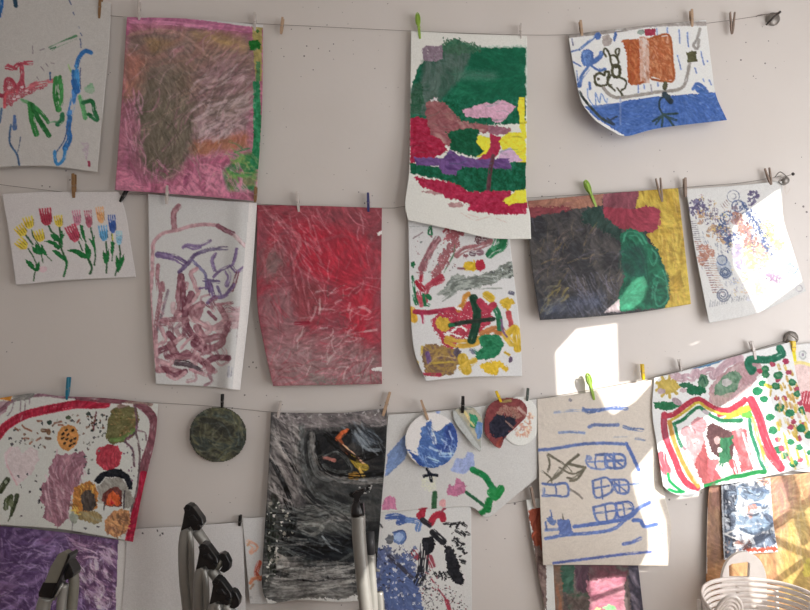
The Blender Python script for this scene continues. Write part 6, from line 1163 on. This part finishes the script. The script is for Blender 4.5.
for k, a in enumerate((-70, -35, 0, 35, 70)):     # thin uprights behind the slats
    r_ = math.radians(a); x, y = root.location.x+math.sin(r_)*(RAD+.008), root.location.y+math.cos(r_)*(RAD+.008)
    bm = bmesh.new(); tube(bm, [Vector((x, y, .36)), Vector((x, y, H-.03))], .005, 8); finish('back_upright', bm, M_CHAIR, root, True, 0)
bm = bmesh.new()
r1_ = [bm.verts.new((root.location.x+math.sin(k*math.pi/20)*.165, root.location.y+math.cos(k*math.pi/20)*.165, .36)) for k in range(40)]
f_ = bm.faces.new(r1_); ex = bmesh.ops.extrude_face_region(bm, geom=[f_]); bmesh.ops.translate(bm, verts=[v for v in ex['geom'] if isinstance(v, bmesh.types.BMVert)], vec=(0, 0, -.03)); bmesh.ops.recalc_face_normals(bm, faces=bm.faces)
finish('seat', bm, M_CHAIR, root)
for sx in (-1, 1):
    for k in range(5):   # rolled arms: nested hoops at both sides
        c = Vector((root.location.x+sx*.128, root.location.y-.06, H-.036)); rr = .060-.0105*k
        bm = bmesh.new(); tube(bm, [c+Vector((sx*.3*rr*math.cos(t*math.pi/16)+rr*math.cos(t*math.pi/16)*.85, -.5*rr*math.sin(t*math.pi/16), rr*math.sin(t*math.pi/16))) for t in range(-6, 23)], .0045, 8); finish('arm_hoop', bm, M_CHAIR, root, True, 0)
    for sy in (-1, 1):
        x, y = root.location.x+sx*.11, root.location.y+sy*.11; bm = bmesh.new(); tube(bm, [Vector((x*1.0, y, .335)), Vector((x+sx*.03, y+sy*.03, .001))], [.014, .010], 10); finish('leg', bm, M_CHAIR, root, True, 0)
# plain white chair behind it with a hand hole in its rounded back
Y = -.13; M_WP = plain('matt_white_plastic', (238,232,226), .5, noise=.04)
root = setp(bpy.data.objects.new('rounded_chair', None), 'white chair back with a rectangular hand hole, between the slatted chair and the orange painting', 'chair'); COL.objects.link(root)
root.location = floorp(P(743, 590, Y)); root.location.z = 0
def w2(x, y): v = P(x, y, Y); return (v.x, v.z)
cu = bpy.data.curves.new('tmp', 'CURVE'); cu.dimensions = '2D'; cu.fill_mode = 'BOTH'; cu.extrude = .006; cu.bevel_depth = .001
out = [(721.5,620),(721,585),(722.5,572),(727,561),(735,554),(743,551.5),(751,553.5),(758,559),(763,568),(765.5,582),(766,620)]
spl([w2(*q) for q in list(map(tuple, cat(out, 5)))]); spl([w2(*q) for q in [(727.5,565),(731,563),(747,561),(749,563),(748.5,577),(728,577)]])
co = bpy.data.objects.new('tmp', cu); COL.objects.link(co); me = bpy.data.meshes.new_from_object(co.evaluated_get(bpy.context.evaluated_depsgraph_get())); bpy.data.objects.remove(co)
me.transform(Matrix(((1, 0, 0, 0), (0, 0, 1, Y), (0, 1, 0, 0), (0, 0, 0, 1)))); me.materials.clear(); me.materials.append(M_WP)
o = bpy.data.objects.new('backrest', me); COL.objects.link(o); shift(o, root)
x0, x1, zb = w2(722, 600)[0], w2(765, 600)[0], w2(743, 620)[1]
bm = bmesh.new(); quadbox(bm, (x0-.02, Y-.19, .32), (x1+.02, Y+.0, .335)); finish('seat', bm, M_WP, root, bev=.004)
for x in (x0, x1):
    bm = bmesh.new(); tube(bm, [Vector((x, Y+.0, zb+.03)), Vector((x, Y+.0, .001))], .008, 10); finish('leg', bm, M_WP, root, True, 0)
    bm = bmesh.new(); tube(bm, [Vector((x, Y-.17, .32)), Vector((x, Y-.17, .001))], .008, 10); finish('leg', bm, M_WP, root, True, 0)
